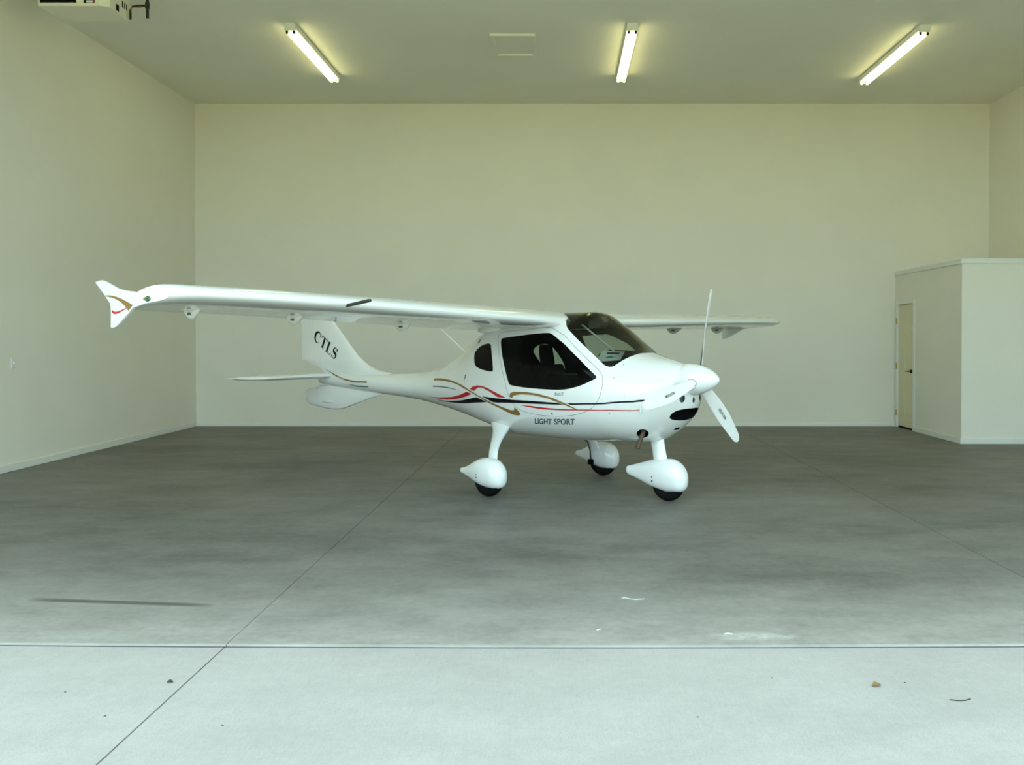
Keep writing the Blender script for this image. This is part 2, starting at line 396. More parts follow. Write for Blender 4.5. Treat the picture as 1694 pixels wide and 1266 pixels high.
box('name_plate_strip', (-W + 0.53, -D - 0.006, 0.035), (-W + 0.60, -D - 0.003, 0.055), M_card, lb)
box('name_plate_mark', (-W + 0.601, -D - 0.006, 0.035), (-W + 0.618, -D - 0.003, 0.055), M_red, lb)
box('side_opening', (W - 0.002, -D + 0.19, 0.02), (W + 0.004, -D + 0.25, 0.09), M_dark, uh)
for k in range(3): box('side_slot', (W - 0.002, -D + 0.33 + 0.05 * k, 0.10), (W + 0.004, -D + 0.345 + 0.05 * k, 0.17), M_dark, uh)
gp = tube('gas_pipe', [(W + 0.20, D + 0.02, 0.04), (W + 0.20, D + 0.02, Hh + 0.06)], 0.017, M_pipe, uh, 10)
gb = tube('gas_pipe', [(W + 0.025, D - 0.02, 0.015), (W + 0.025, D - 0.02, 0.12), (W + 0.04, D, 0.165), (W + 0.08, D + 0.015, 0.18), (W + 0.19, D + 0.02, 0.185)], 0.013, M_pipe, uh, 8)
lathe('tee_fitting', [(0.15, 0.0), (0.15, 0.025), (0.22, 0.025), (0.22, 0.0)], (W + 0.20, D + 0.02, 0), M_pipe, uh, 12, 'z')
tube('orange_lead', [(W + 0.03, D - 0.035, 0.11), (W + 0.045, D - 0.02, 0.145), (W + 0.09, D, 0.158), (W + 0.15, D, 0.162)], 0.007, M_orange, uh, 6)

sp_ = tag(empty('switch_plate', (XL, 10.80, 1.24)), 'small pale switch plate on the left wall', 'switch')
box('cover_plate', (0, -0.036, -0.058), (0.008, 0.036, 0.058), M_trim, sp_, 0.002)
box('toggle', (0.006, -0.006, -0.012), (0.02, 0.006, 0.012), M_trim, sp_, 0.002)

# ------------------------------------------------------------------ litter on the concrete
def leaf_obj(name, x, y, z, s, rz, m, label, seed):
    rnd = random.Random(seed); V, Fc = [], []
    n = 9
    for i in range(n):
        t = i / (n - 1); w = math.sin(PI * t) ** 0.8 * 0.35 * s * (0.85 + 0.3 * rnd.random())
        c = 0.25 * s * math.sin(PI * t)
        V += [((t - 0.5) * s, -w, 0.006 + 0.45 * c + 0.3 * w), ((t - 0.5) * s, 0, 0.004 + 0.2 * c), ((t - 0.5) * s, w, 0.006 + 0.45 * c + 0.3 * w)]
    for i in range(n - 1):
        for k in range(2): a = i * 3 + k; Fc.append((a, a + 1, a + 4, a + 3))
    o = mesh(name, V, Fc, m, None, True); o.location = (x, y, z); o.rotation_euler = (0, 0, rz)
    o.modifiers.new('thick', 'SOLIDIFY').thickness = 0.0015
    return tag(o, label, 'leaf')
leaf_obj('dry_leaf', 1.388, 4.114, -0.006, 0.045, 0.3, M_leaf, 'curled tan leaf on the pale apron at right', 3)
leaf_obj('dry_leaf', -1.75, 4.158, -0.006, 0.026, 0.1, M_leafd, 'small dark leaf scrap on the apron left of the joint', 5)
tw = tube('twig', [(-0.045, 0, 0.004), (-0.015, -0.006, 0.003), (0.02, -0.004, 0.003), (0.047, 0.008, 0.004)], 0.0022, M_leafd, None, 6)
tw.location = (1.69, 3.955, -0.006); tag(tw, 'thin grey twig lying on the apron near the right edge', 'twig')
LITTER = [(-1.86, 3.79, 0.010, 'dark crumb of dirt at the lower left beside the apron joint'), (-1.35, 3.70, 0.009, 'dark crumb of dirt on the apron right of the long joint'), (-2.16, 4.05, 0.008, 'dark crumb of dirt on the apron farthest left'),
          (0.95, 4.22, 0.010, 'dark crumb of dirt on the apron below the propeller'), (1.53, 4.16, 0.007, 'dark crumb of dirt just right of the tan leaf'), (0.55, 3.78, 0.009, 'dark crumb of dirt near the bottom below the nose')]
rnd = random.Random(11)
for (x, y, s, lab) in LITTER:
    V = []; n = 7
    for k in range(n): t = 2 * PI * k / n; r = 0.6 * s * (0.6 + 0.5 * rnd.random()); V.append((r * math.cos(t) * 1.3, r * math.sin(t) * 0.7, 0.0))
    V2 = [(v[0] * 0.8, v[1] * 0.8, 0.002) for v in V]
    o = rings('dirt_crumb', [V, V2], M_leafd, None, False, None); o.location = (x, y, -0.006)
    tag(o, lab, 'debris', 'dirt crumbs scattered on the apron')
def scrape(x, y, pts, label):
    V, Fc = [], []
    for i, (px, py, w) in enumerate(pts): V += [(px, py - w, 0.0012), (px, py + w, 0.0012)]
    for i in range(len(pts) - 1): Fc.append((2 * i, 2 * i + 1, 2 * i + 3, 2 * i + 2))
    o = mesh('paint_scrape', V, Fc, M_chip); o.modifiers.new('thick', 'SOLIDIFY').thickness = 0.001; o.location = (x, y, 0)
    return tag(o, label, 'mark', 'white scrapes on the hangar floor')
scrape(0.40, 5.47, [(-0.05, 0.03, 0.003), (-0.03, 0.035, 0.006), (0.0, 0.012, 0.004), (0.03, 0.0, 0.006), (0.06, 0.006, 0.004), (0.085, 0.012, 0.002)], 'squiggly white scrape on the floor below the nose wheel')
scrape(0.86, 4.83, [(-0.02, 0.0, 0.004), (0.0, 0.004, 0.012), (0.022, -0.002, 0.006)], 'white chip at the threshold right of centre')
scrape(0.19, 4.90, [(-0.012, -0.008, 0.003), (0.0, 0.0, 0.006), (0.014, 0.01, 0.003)], 'small white chip beside the threshold near the middle')

# ================================================================== aircraft
AIR = empty('light_airplane', (-0.127, 9.736, 0), -R(40.0))
tag(AIR, 'white two seat high wing airplane with gold red and black stripes', 'airplane')
HT=np.array([
(-3.98,.035,1.00,1.07,.94,2,2),
(-3.60,.070,0.99,1.09,.90,2,2),
(-3.00,.105,0.98,1.09,.864,2,2),
(-2.45,.133,0.97,1.102,.836,2,2),
(-2.00,.187,0.96,1.123,.806,2,2),
(-1.60,.276,0.96,1.188,.757,2,2),
(-1.30,.359,0.98,1.298,.710,2,2),
(-1.00,.443,1.00,1.470,.656,2,2.1),
(-0.65,.532,1.02,1.690,.582,2.1,2.2),
(-0.20,.592,1.04,1.761,.510,2.2,2.3),
(0.30,.615,1.05,1.790,.508,2.3,2.3),
(0.60,.61,1.05,1.790,.515,2.3,2.3),
(0.78,.599,1.05,1.702,.525,2.2,2.3),
(1.00,.573,1.04,1.535,.54,2.2,2.3),
(1.20,.530,1.03,1.410,.538,2.1,2.2),
(1.36,.487,1.01,1.362,.555,2,2.1),
(1.50,.42,0.98,1.329,.630,1.9,2),
(1.60,.345,0.955,1.302,.718,1.8,2),
(1.66,.262,0.95,1.288,.785,1.7,2),
(1.68,.232,0.955,1.10,.812,1.8,2),
(1.70,.20,0.965,1.09,.838,1.9,2),
(1.72,.155,0.98,1.08,.868,2,2),
(1.735,.105,1.0,1.07,.90,2,2),
(1.745,.05,1.02,1.05,.95,2,2),
(1.75,.01,1.03,1.035,1.02,2,2),
])
def hermite(xs,ys,x):
    xs=np.asarray(xs,float);ys=np.asarray(ys,float)
    h=np.diff(xs);d=np.diff(ys)/h[:]
    m=np.zeros(len(xs))
    for i in range(1,len(xs)-1):
        if d[i-1]*d[i]>0:
            w1=2*h[i]+h[i-1];w2=h[i]+2*h[i-1]
            m[i]=(w1+w2)/(w1/d[i-1]+w2/d[i])
    m[0]=d[0];m[-1]=d[-1]
    x=np.clip(x,xs[0],xs[-1]);i=np.clip(np.searchsorted(xs,x)-1,0,len(xs)-2)
    t=(x-xs[i])/h[i]
    return ((2*t-3)*t*t+1)*ys[i]+((t-2)*t+1)*t*h[i]*m[i]+(3-2*t)*t*t*ys[i+1]+(t-1)*t*t*h[i]*m[i+1]
def par(x): return [hermite(HT[:,0],HT[:,k],x) for k in range(1,7)]
def S(u,v):
    """u station, v angle: -pi/2 bottom, 0 right side (y<0), pi/2 top, pi left"""
    u=np.asarray(u,float);v=np.asarray(v,float)
    w,zc,zt,zb,nt,nb=par(u)
    cv,sv=np.cos(v),np.sin(v)
    n=np.where(sv>=0,nt,nb)
    y=-w*np.sign(cv)*np.abs(cv)**(2/n)
    z=zc+np.where(sv>=0,zt-zc,zc-zb)*np.sign(sv)*np.abs(sv)**(2/n)
    return np.stack([u+0*y,y,z],-1)

LOOP={
 'door_window': [(-0.26,0.691),(-0.248,0.728),(0.023,0.725),(0.316,0.749),(0.392,0.755),(0.448,0.725),(0.604,0.578),(0.77,0.483),(0.918,0.38),(1.036,0.275),(1.043,0.244),(1.021,0.192),(0.898,0.055),(0.763,0.0),(0.592,-0.012),(0.38,-0.01),(0.19,-0.002),(0.013,0.012),(-0.022,0.031),(-0.075,0.181),(-0.152,0.39),(-0.227,0.596)],
 'quarter_window': [(-0.641,0.512),(-0.635,0.576),(-0.567,0.652),(-0.461,0.668),(-0.413,0.645),(-0.38,0.6),(-0.299,0.368),(-0.26,0.208),(-0.274,0.184),(-0.374,0.203),(-0.502,0.253),(-0.574,0.304),(-0.605,0.377)],
 'windshield': [(0.385,1.198),(0.496,1.053),(0.555,0.905),(0.621,0.799),(0.773,0.713),(0.952,0.64),(1.042,0.579),(1.085,0.545),(1.131,0.563),(1.163,0.621),(1.196,0.854),(1.227,1.135),(1.239,1.329),(1.253,1.489)],
 'door': [(-0.331,0.872),(0.049,0.839),(0.293,0.859),(0.383,0.869),(0.489,0.784),(0.746,0.59),(0.975,0.468),(1.077,0.375),(1.104,0.263),(1.111,0.068),(1.075,-0.105),(1.003,-0.261),(0.9,-0.368),(0.752,-0.439),(0.543,-0.47),(0.27,-0.452),(0.085,-0.373),(0.005,-0.228),(-0.051,-0.017),(-0.124,0.203),(-0.233,0.497),(-0.331,0.783)],
 'gold_a': [(-1.466,0.435),(-1.267,0.323),(-1.106,0.216),(-0.907,0.097),(-0.726,0.0),(-0.5,-0.149),(-0.322,-0.243),(-0.122,-0.345),(-0.027,-0.394),(0.014,-0.39),(0.028,-0.369),(0.032,-0.327),(0.068,-0.373),(0.093,-0.446),(0.083,-0.482),(0.05,-0.499),(-0.018,-0.487),(-0.178,-0.365),(-0.359,-0.256),(-0.514,-0.166),(-0.74,-0.027),(-0.905,0.063),(-1.082,0.144),(-1.237,0.23),(-1.448,0.337)],
 'red_a': [(-1.621,-0.455),(-1.333,-0.403),(-1.058,-0.301),(-0.854,-0.189),(-0.702,-0.091),(-0.611,-0.128),(-0.711,-0.198),(-0.922,-0.316),(-1.183,-0.444),(-1.379,-0.47)],
 'red_b': [(-0.639,-0.032),(-0.594,0.003),(-0.506,0.018),(-0.422,0.008),(-0.328,-0.017),(-0.219,-0.072),(-0.066,-0.159),(-0.182,-0.154),(-0.307,-0.064),(-0.422,-0.011),(-0.494,-0.007),(-0.543,-0.043),(-0.57,-0.071)],
 'black_a': [(-1.477,-0.543),(-1.236,-0.527),(-0.937,-0.383),(-0.692,-0.261),(-0.536,-0.191),(-0.362,-0.26),(-0.574,-0.324),(-0.794,-0.409),(-1.043,-0.501),(-1.298,-0.575)],
 'black_b': [(-0.439,-0.157),(-0.204,-0.173),(0.029,-0.19),(0.371,-0.195),(0.612,-0.207),(0.692,-0.235),(0.609,-0.236),(0.367,-0.24),(0.04,-0.246),(-0.213,-0.254),(-0.274,-0.248)],
 'black_c': [(0.716,-0.203),(0.81,-0.203),(1.132,-0.16),(1.397,-0.087),(1.524,0.002),(1.51,-0.056),(1.396,-0.119),(1.131,-0.186),(0.807,-0.231),(0.762,-0.233)],
 'gold_b': [(-0.01,-0.14),(0.002,-0.081),(0.055,-0.058),(0.222,-0.056),(0.379,-0.073),(0.559,-0.126),(0.698,-0.206),(0.852,-0.324),(0.825,-0.322),(0.669,-0.222),(0.498,-0.139),(0.316,-0.097),(0.154,-0.093),(0.052,-0.116),(0.018,-0.159)],
 'red_c': [(0.12,-0.284),(0.268,-0.282),(0.422,-0.3),(0.6,-0.312),(0.808,-0.312),(1.159,-0.288),(1.449,-0.276),(1.448,-0.293),(1.157,-0.308),(0.805,-0.333),(0.596,-0.337),(0.416,-0.335),(0.294,-0.318)],
 'grey_a': [(-1.452,0.118),(-1.29,0.07),(-1.092,0.012),(-0.844,-0.077),(-0.905,-0.067),(-1.108,-0.014),(-1.289,0.031),(-1.447,0.069)],
 'grey_b': [(-3.301,-0.293),(-3.11,-0.4),(-2.845,-0.318),(-2.852,-0.435),(-3.12,-0.563)],
 'inlet_mouth': [(1.626,-0.788),(1.64,-0.696),(1.662,-0.62),(1.687,-0.634),(1.717,-0.869),(1.728,-1.909),(1.696,-2.048),(1.672,-1.907),(1.655,-1.816),(1.649,-1.579),(1.643,-1.173),(1.627,-0.903)],
 'inlet_small': [(1.555,-1.448),(1.576,-1.454),(1.58,-1.659),(1.554,-1.693),(1.55,-1.594)],
 'inlet_round': [(1.73,-0.15),(1.728,-0.255),(1.724,-0.316),(1.72,-0.327),(1.716,-0.292),(1.713,-0.218),(1.71,-0.115),(1.709,0.006),(1.708,0.142),(1.709,0.264),(1.711,0.357),(1.715,0.407),(1.72,0.4),(1.725,0.32),(1.729,0.17),(1.73,-0.013)],
 'inlet_slot': [(1.745,-2.031),(1.744,-1.897),(1.743,-1.739),(1.743,-1.572),(1.743,-1.401),(1.744,-1.235),(1.746,-1.105),(1.747,-1.09),(1.748,-1.261),(1.748,-1.63),(1.747,-1.967),(1.746,-2.084)],
 'exhaust_port': [(1.426,-0.978),(1.415,-1.017),(1.4,-1.046),(1.383,-1.066),(1.364,-1.076),(1.346,-1.076),(1.332,-1.058),(1.324,-1.025),(1.322,-0.981),(1.325,-0.934),(1.333,-0.886),(1.345,-0.844),(1.361,-0.808),(1.378,-0.785),(1.394,-0.779),(1.409,-0.787),(1.422,-0.81),(1.43,-0.844),(1.434,-0.887),(1.432,-0.933)],
}

def N(u, v, e=1e-3):
    du = S(u + e, v) - S(u - e, v); dv = S(u, v + e) - S(u, v - e)
    n = np.cross(dv, du); l = np.linalg.norm(n, axis=-1, keepdims=True)
    n = n / np.maximum(l, 1e-9)
    p = S(u, v); w, zc = par(u)[0], par(u)[1]
    out = np.stack([0 * p[..., 0], p[..., 1], p[..., 2] - zc], -1)
    s = np.sign((n * out).sum(-1, keepdims=True)); s[s == 0] = 1
    return n * s
VS = 0.45
def inside(poly, x, y):
    r = np.zeros(len(x), bool); n = len(poly)
    for i in range(n):
        x0, y0 = poly[i]; x1, y1 = poly[(i + 1) % n]
        c = ((y0 > y) != (y1 > y))
        if y0 != y1: r ^= c & (x < (x1 - x0) * (y - y0) / (y1 - y0) + x0)
    return r
def dense(poly, step=0.02):
    q = []
    for i in range(len(poly)):
        a, b = np.array(poly[i]), np.array(poly[(i + 1) % len(poly)])
        k = max(1, int(np.ceil(np.hypot((b - a)[0], (b - a)[1] * VS) / step)))
        q += [tuple(a + (b - a) * t / k) for t in range(k)]
    return q
def uvmesh(us, vs, loops):
    """triangulate a (u, v) grid that respects closed loops; returns u, v, faces"""
    U, Vv = np.meshgrid(us, vs); P = list(zip(U.ravel(), Vv.ravel()))
    pts = []; ed = []
    LP = [dense(l) for l in loops]
    for l in LP:
        b = len(pts); pts += l; ed += [(b + i, b + (i + 1) % len(l)) for i in range(len(l))]
    if pts:
        A = np.array(pts); B = np.array(P)
        keep = np.ones(len(B), bool)
        for i in range(0, len(B), 4000):
            d = np.hypot(B[i:i + 4000, None, 0] - A[None, :, 0], (B[i:i + 4000, None, 1] - A[None, :, 1]) * VS).min(1)
            keep[i:i + 4000] = d > 0.006
        bord = (np.isclose(B[:, 0], us[0]) | np.isclose(B[:, 0], us[-1]) | np.isclose(B[:, 1], vs[0]) | np.isclose(B[:, 1], vs[-1]))
        P = [p for p, k in zip(P, keep | bord) if k]
    pts = pts + P
    r = delaunay_2d_cdt([Vector((float(p[0]), float(p[1]) * VS)) for p in pts], ed, [], 0, 1e-6)
    co = np.array([(v.x, v.y / VS) for v in r[0]]); F_ = np.array([f for f in r[2] if len(f) == 3])
    return co[:, 0], co[:, 1], F_, LP
def surf(name, u, v, F_, m, parent, off=0.0, weld=True, nrm=True, flip=False):
    used = np.unique(F_); mp = -np.ones(len(u), int); mp[used] = np.arange(len(used)); F2 = mp[F_]
    P = S(u[used], v[used]); n = N(u[used], v[used])
    P = P + n * off
    me = bpy.data.meshes.new(name)
    f3 = F2.copy()
    a, b, c = P[f3[:, 0]], P[f3[:, 1]], P[f3[:, 2]]
    fn = np.cross(b - a, c - a); bad = (fn * n[f3[:, 0]]).sum(-1) < 0
    if flip: bad = ~bad
    f3[bad] = f3[bad][:, ::-1]
    me.from_pydata(P.tolist(), [], f3.tolist())
    me.update()
    for p in me.polygons: p.use_smooth = True
    if nrm: me.normals_split_custom_set_from_vertices((n * (-1 if flip else 1)).tolist())
    return link(name, me, m, parent)
def mirror_uv(l): return [(a, PI - b) for a, b in l]

# ---- main fuselage shell with door and window openings
ws_r = [(0.30, PI / 2 - 0.05), (0.31, 1.42)] + [(a, b) for a, b in LOOP['windshield']] 
ws_loop = ws_r + [(1.255, PI / 2)] + [(a, PI - b) for a, b in ws_r[::-1]]
ws_loop = chaikin(ws_loop, 2)
dwin = chaikin(LOOP['door_window'], 2); qwin = chaikin(LOOP['quarter_window'], 2); door = chaikin(LOOP['door'], 2)
us = np.concatenate([np.linspace(-3.98, -1.2, 60), np.linspace(-1.15, 1.27, 62)])
vs_ = np.linspace(-PI / 2, 1.5 * PI, 97)
Uh, Vh, Fh, _ = uvmesh(us, vs_, [ws_loop, dwin, qwin, door, mirror_uv(dwin), mirror_uv(qwin), mirror_uv(door)])
cu, cv = Uh[Fh].mean(1), Vh[Fh].mean(1)
i_ws = inside(ws_loop, cu, cv)
i_dw = [inside(dwin, cu, cv), inside(mirror_uv(dwin), cu, cv)]
i_qw = [inside(qwin, cu, cv), inside(mirror_uv(qwin), cu, cv)]
i_do = [inside(door, cu, cv) & ~i_dw[0] & ~i_ws, inside(mirror_uv(door), cu, cv) & ~i_dw[1] & ~i_ws]
i_win = i_ws | i_dw[0] | i_dw[1] | i_qw[0] | i_qw[1]
body = ~(i_win | i_do[0] | i_do[1])
fus = surf('fuselage', Uh, Vh, Fh[body], M_white, AIR)
surf('cabin_lining', Uh, Vh, Fh[(body | i_do[0] | i_do[1]) & (cu > -1.0)], M_liner, AIR, -0.018, flip=True)
wsh = surf('windshield', Uh, Vh, Fh[i_ws], M_wsglass, AIR)
doors = []
for k in range(2):
    dr = surf('cabin_door', Uh, Vh, Fh[i_do[k]], M_white, AIR, 0.0005)
    surf('door_window', Uh, Vh, Fh[i_dw[k]], M_glass, dr)
    surf('quarter_window', Uh, Vh, Fh[i_qw[k]], M_glass, AIR)
    doors.append(dr)
def strip_on_hull(name, path, w, m, parent, off=0.0015, closed=True):
    """narrow band that follows a (u, v) path on the hull"""
    p = dense(path) if closed else path
    A = S(np.array([q[0] for q in p]), np.array([q[1] for q in p])); n = N(np.array([q[0] for q in p]), np.array([q[1] for q in p]))
    L = len(p); V, Fc = [], []
    for i in range(L):
        t = A[(i + 1) % L] - A[i - 1] if closed else A[min(i + 1, L - 1)] - A[max(i - 1, 0)]
        s = np.cross(n[i], t); s = s / max(1e-9, np.linalg.norm(s))
        V += [A[i] + n[i] * off - s * w / 2, A[i] + n[i] * off + s * w / 2]
    for i in range(L if closed else L - 1):
        j = (i + 1) % L; Fc.append((2 * i, 2 * i + 1, 2 * j + 1, 2 * j))
    return mesh(name, V, Fc, m, parent, smooth=True)
for k, lp in enumerate((door, mirror_uv(door))): strip_on_hull('door_seam', lp, 0.0035, M_grey, doors[k])
for lp in (dwin, mirror_uv(dwin)): pass
PT = [(-0.27, 0.10), (0.0, -0.01), (0.10, 0.0), (0.075, 0.3), (0.055, 0.6), (0.06, 0.76), (-0.27, 0.76)]
# window edges between skin and lining
def rim(name, loop, parent, m=M_panel):
    p = dense(loop); u_ = np.array([q[0] for q in p]); v_ = np.array([q[1] for q in p])
    A = S(u_, v_); n = N(u_, v_); L = len(p)
    V = list(A - n * 0.0005) + list(A - n * 0.019); Fc = [(i, (i + 1) % L, L + (i + 1) % L, L + i) for i in range(L)]
    return mesh(name, V, Fc, m, parent, smooth=True)
rim('windshield_edge', ws_loop, AIR)
for k in range(2):
    f_ = (lambda l: l) if k == 0 else mirror_uv
    rim('window_edge', f_(dwin), doors[k]); rim('window_edge', f_(qwin), AIR)

# ---- engine cowling with intakes
def front_uv(y, z):
    """station and angle of the cowl point with given y, z"""
    lo, hi = 1.40, 1.7495
    for _ in range(40):
        m_ = (lo + hi) / 2; w, zc, zt, zb, nt_, nb_ = [float(q) for q in par(m_)]
        n = nt_ if z >= zc else nb_; h = (zt - zc) if z >= zc else (zc - zb)
        if (abs(y) / w) ** n + (abs(z - zc) / h) ** n > 1: hi = m_
        else: lo = m_
    w, zc, zt, zb, nt_, nb_ = [float(q) for q in par(lo)]
    n = nt_ if z >= zc else nb_; h = (zt - zc) if z >= zc else (zc - zb)
    v = math.atan2((1 if z >= zc else -1) * min(1, abs(z - zc) / h) ** (n / 2), (-1 if y > 0 else 1) * min(1, abs(y) / w) ** (n / 2))
    return (lo, v - 2 * PI if v > PI / 2 else v)
mo = [(-0.06, 0.771), (-0.12, 0.776), (-0.180, 0.785), (-0.216, 0.800), (-0.226, 0.822), (-0.218, 0.848), (-0.192, 0.868), (-0.15, 0.879), (-0.10, 0.884), (-0.05, 0.886)]
mouth = [front_uv(y, z) for y, z in [(0, 0.770)] + mo + [(0, 0.886)] + [(-y, z) for y, z in mo[::-1]]]
c_loops = {'cooling_intake': mouth, 'lower_intake': LOOP['inlet_small'], 'round_intake': LOOP['inlet_round'], 'side_intake': [(a, -PI - b) for a, b in LOOP['inlet_round']],
           'centre_intake': LOOP['inlet_slot'], 'exhaust_port': LOOP['exhaust_port']}
us2 = np.concatenate([np.linspace(1.27, 1.60, 14), np.linspace(1.615, 1.7, 12), np.linspace(1.705, 1.75, 12)])
vs2 = np.linspace(-1.5 * PI, PI / 2, 97)
Uc, Vc, Fc_, LPc = uvmesh(us2, vs2, list(c_loops.values()))
cu2, cv2 = Uc[Fc_].mean(1), Vc[Fc_].mean(1)
hole = np.zeros(len(Fc_), bool)
for l in c_loops.values(): hole |= inside(l, cu2, cv2)
cowl = surf('engine_cowling', Uc, Vc, Fc_[~hole], M_white, AIR)
def recess(name, loop, depth, m, parent, lip=0.0):
    p = dense(loop, 0.012); u_ = np.array([q[0] for q in p]); v_ = np.array([q[1] for q in p])
    A = S(u_, v_); n = N(u_, v_).mean(0); n = n / np.linalg.norm(n); L = len(p)
    c = A.mean(0)
    B = c + (A - c) * 0.92 - n * depth
    V = list(A) + list(B) + [B.mean(0)]
    Fc = [(i, (i + 1) % L, L + (i + 1) % L, L + i) for i in range(L)] + [(L + i, L + (i + 1) % L, 2 * L) for i in range(L)]
    return mesh(name, V, Fc, m, parent, smooth=False), c, n
rec = {}
for k, l in c_loops.items():
    d = {'cooling_intake': 0.06, 'lower_intake': 0.03, 'exhaust_port': 0.08}.get(k, 0.03)
    rec[k] = recess(k, l, d, M_grey if 'round' in k or 'centre' in k or 'side' in k else M_dark, cowl)
_, ec, en = rec['exhaust_port']
tube('exhaust_pipe', [ec - en * 0.07 + np.array((0.03, 0.03, 0.05)), ec + np.array((0.0, 0, 0.0)), ec + np.array((-0.01, -0.045, -0.09)), ec + np.array((-0.014, -0.06, -0.135))], 0.022, M_exh, AIR, 14)
box('cowl_flange', (1.452, -0.445, 0.850), (1.466, -0.405, 0.92), M_white, cowl, 0.003)
# fasteners
def dot(u, v, r=0.006, m=M_grey, parent=None):
    p = S(np.array([u]), np.array([v]))[0]; n = N(np.array([u]), np.array([v]))[0]
    a, b = frame_at(n); V = [p + n * 0.0015]; V = [Vector(p + n * 0.0018) + (a * math.cos(t) + b * math.sin(t)) * r for t in [2 * PI * k / 10 for k in range(10)]]
    V2 = [x - Vector(n) * 0.003 for x in V]
    return rings('fastener', [V2, V], m, parent, False, None)
for u, v in ((1.20, 0.35), (1.32, -0.02), (1.23, 0.75), (1.16, -0.36), (1.36, -0.30)): dot(u, v, 0.0045, M_grey, AIR)
dot(0.514, -0.418, 0.010, M_letter, doors[0])

# ---- paint stripes on both sides
def film(name, loop, m, parent=AIR, off=0.002):
    l = dense(loop, 0.015); A = np.array(l)
    u0, u1, v0, v1 = A[:, 0].min(), A[:, 0].max(), A[:, 1].min(), A[:, 1].max()
    gu = np.arange(u0, u1, 0.03); gv = np.arange(v0, v1, 0.06)
    G_ = [(a, b) for a in gu for b in gv]
    if G_:
        ga = np.array(G_); k = inside(l, ga[:, 0], ga[:, 1]); G_ = [g_ for g_, q in zip(G_, k) if q]
    pts = l + G_
    r = delaunay_2d_cdt([Vector((float(p[0]), float(p[1]) * VS)) for p in pts], [(i, (i + 1) % len(l)) for i in range(len(l))], [], 0, 1e-6)
    u = np.array([q.x for q in r[0]]); v = np.array([q.y / VS for q in r[0]]); F_ = np.array([f for f in r[2]])
    c = inside(l, u[F_].mean(1), v[F_].mean(1))
    return surf(name, u, v, F_[c], m, parent, off)
FILMS = [('gold_a', M_gold, 'gold_stripe', 'gold swoosh stripe'), ('gold_b', M_gold, 'gold_stripe', 'gold swoosh stripe under door window'), ('red_a', M_red, 'red_stripe', 'red swoosh stripe'), ('red_b', M_red, 'red_stripe', 'red arched stripe'),
         ('red_c', M_red, 'red_stripe', 'thin red stripe'), ('black_a', M_black, 'black_stripe', 'black stripe'), ('black_b', M_black, 'black_stripe', 'black stripe'), ('black_c', M_black, 'black_stripe', 'black stripe'),
         ('grey_a', M_grey, 'grey_stripe', 'thin grey stripe'), ('grey_b', M_grey, 'grey_stripe', 'thin grey stripe')]
for k, m, nm, lab in FILMS:
    for side in (0, 1):
        lp = LOOP[k] if side == 0 else mirror_uv(LOOP[k])
        film(nm, lp, m, off=0.0026 if 'gold' in k else 0.002)['label'] = lab
for lp in (PT, mirror_uv(PT)): film('pillar_trim', lp, M_liner, AIR, -0.012)
# lettering on the hull: side elevation (x, z) carried onto the skin
def zv(x, z):
    w, zc, zt, zb, nt_, nb_ = [float(q) for q in par(x)]
    n = nt_ if z >= zc else nb_; h = (zt - zc) if z >= zc else (zc - zb)
    s = min(1.0, abs(z - zc) / h) ** (n / 2); return math.asin(s) * (1 if z >= zc else -1)
def hull_text(txt, corners, m, parent, name='lettering', bold=0.0, left=False):
    """corners (x, z): bottom left, bottom right, top left"""
    V, Fc = text_mesh(txt, 1.0, bold)
    (x0, z0), (x1, z1), (x2, z2) = corners
    P = []
    for s, t in V:
        x = x0 + s * (x1 - x0) + t * (x2 - x0); z = z0 + s * (z1 - z0) + t * (z2 - z0); v = zv(x, z)
        p = S(np.array([x]), np.array([v]))[0] + N(np.array([x]), np.array([v]))[0] * 0.003
        P.append(p)
    return mesh(name, P, Fc, m, parent)
hull_text('LIGHT', ((0.233, 0.689), (0.452, 0.694), (0.271, 0.748)), M_letter, AIR, bold=0.022)
hull_text('SPORT', ((0.487, 0.697), (0.738, 0.709), (0.520, 0.758)), M_letter, AIR, bold=0.022)
hull_text('Brett', ((0.588, 0.985), (0.648, 0.988), (0.590, 1.017)), M_grey, doors[0])
hull_text('/Z', ((0.654, 0.986), (0.689, 0.987), (0.657, 1.017)), M_grey, doors[0])
def hull_poly(name, pts, m, parent):
    P = [];
    for x, z in pts:
        v = zv(x, z); P.append(S(np.array([x]), np.array([v]))[0] + N(np.array([x]), np.array([v]))[0] * 0.003)
    return mesh(name, P, [tuple(range(len(P)))], m, parent)
hull_poly('warning_triangle', [(-0.66, 1.478), (-0.62, 1.478), (-0.64, 1.535)], M_grey, AIR)
hull_poly('warning_decal', [(-0.745, 1.10), (-0.735, 1.10), (-0.722, 1.145), (-0.740, 1.145)], M_letter, AIR)
hull_poly('warning_decal', [(-0.752, 1.075), (-0.742, 1.075), (-0.742, 1.09), (-0.752, 1.09)], M_grey, AIR)

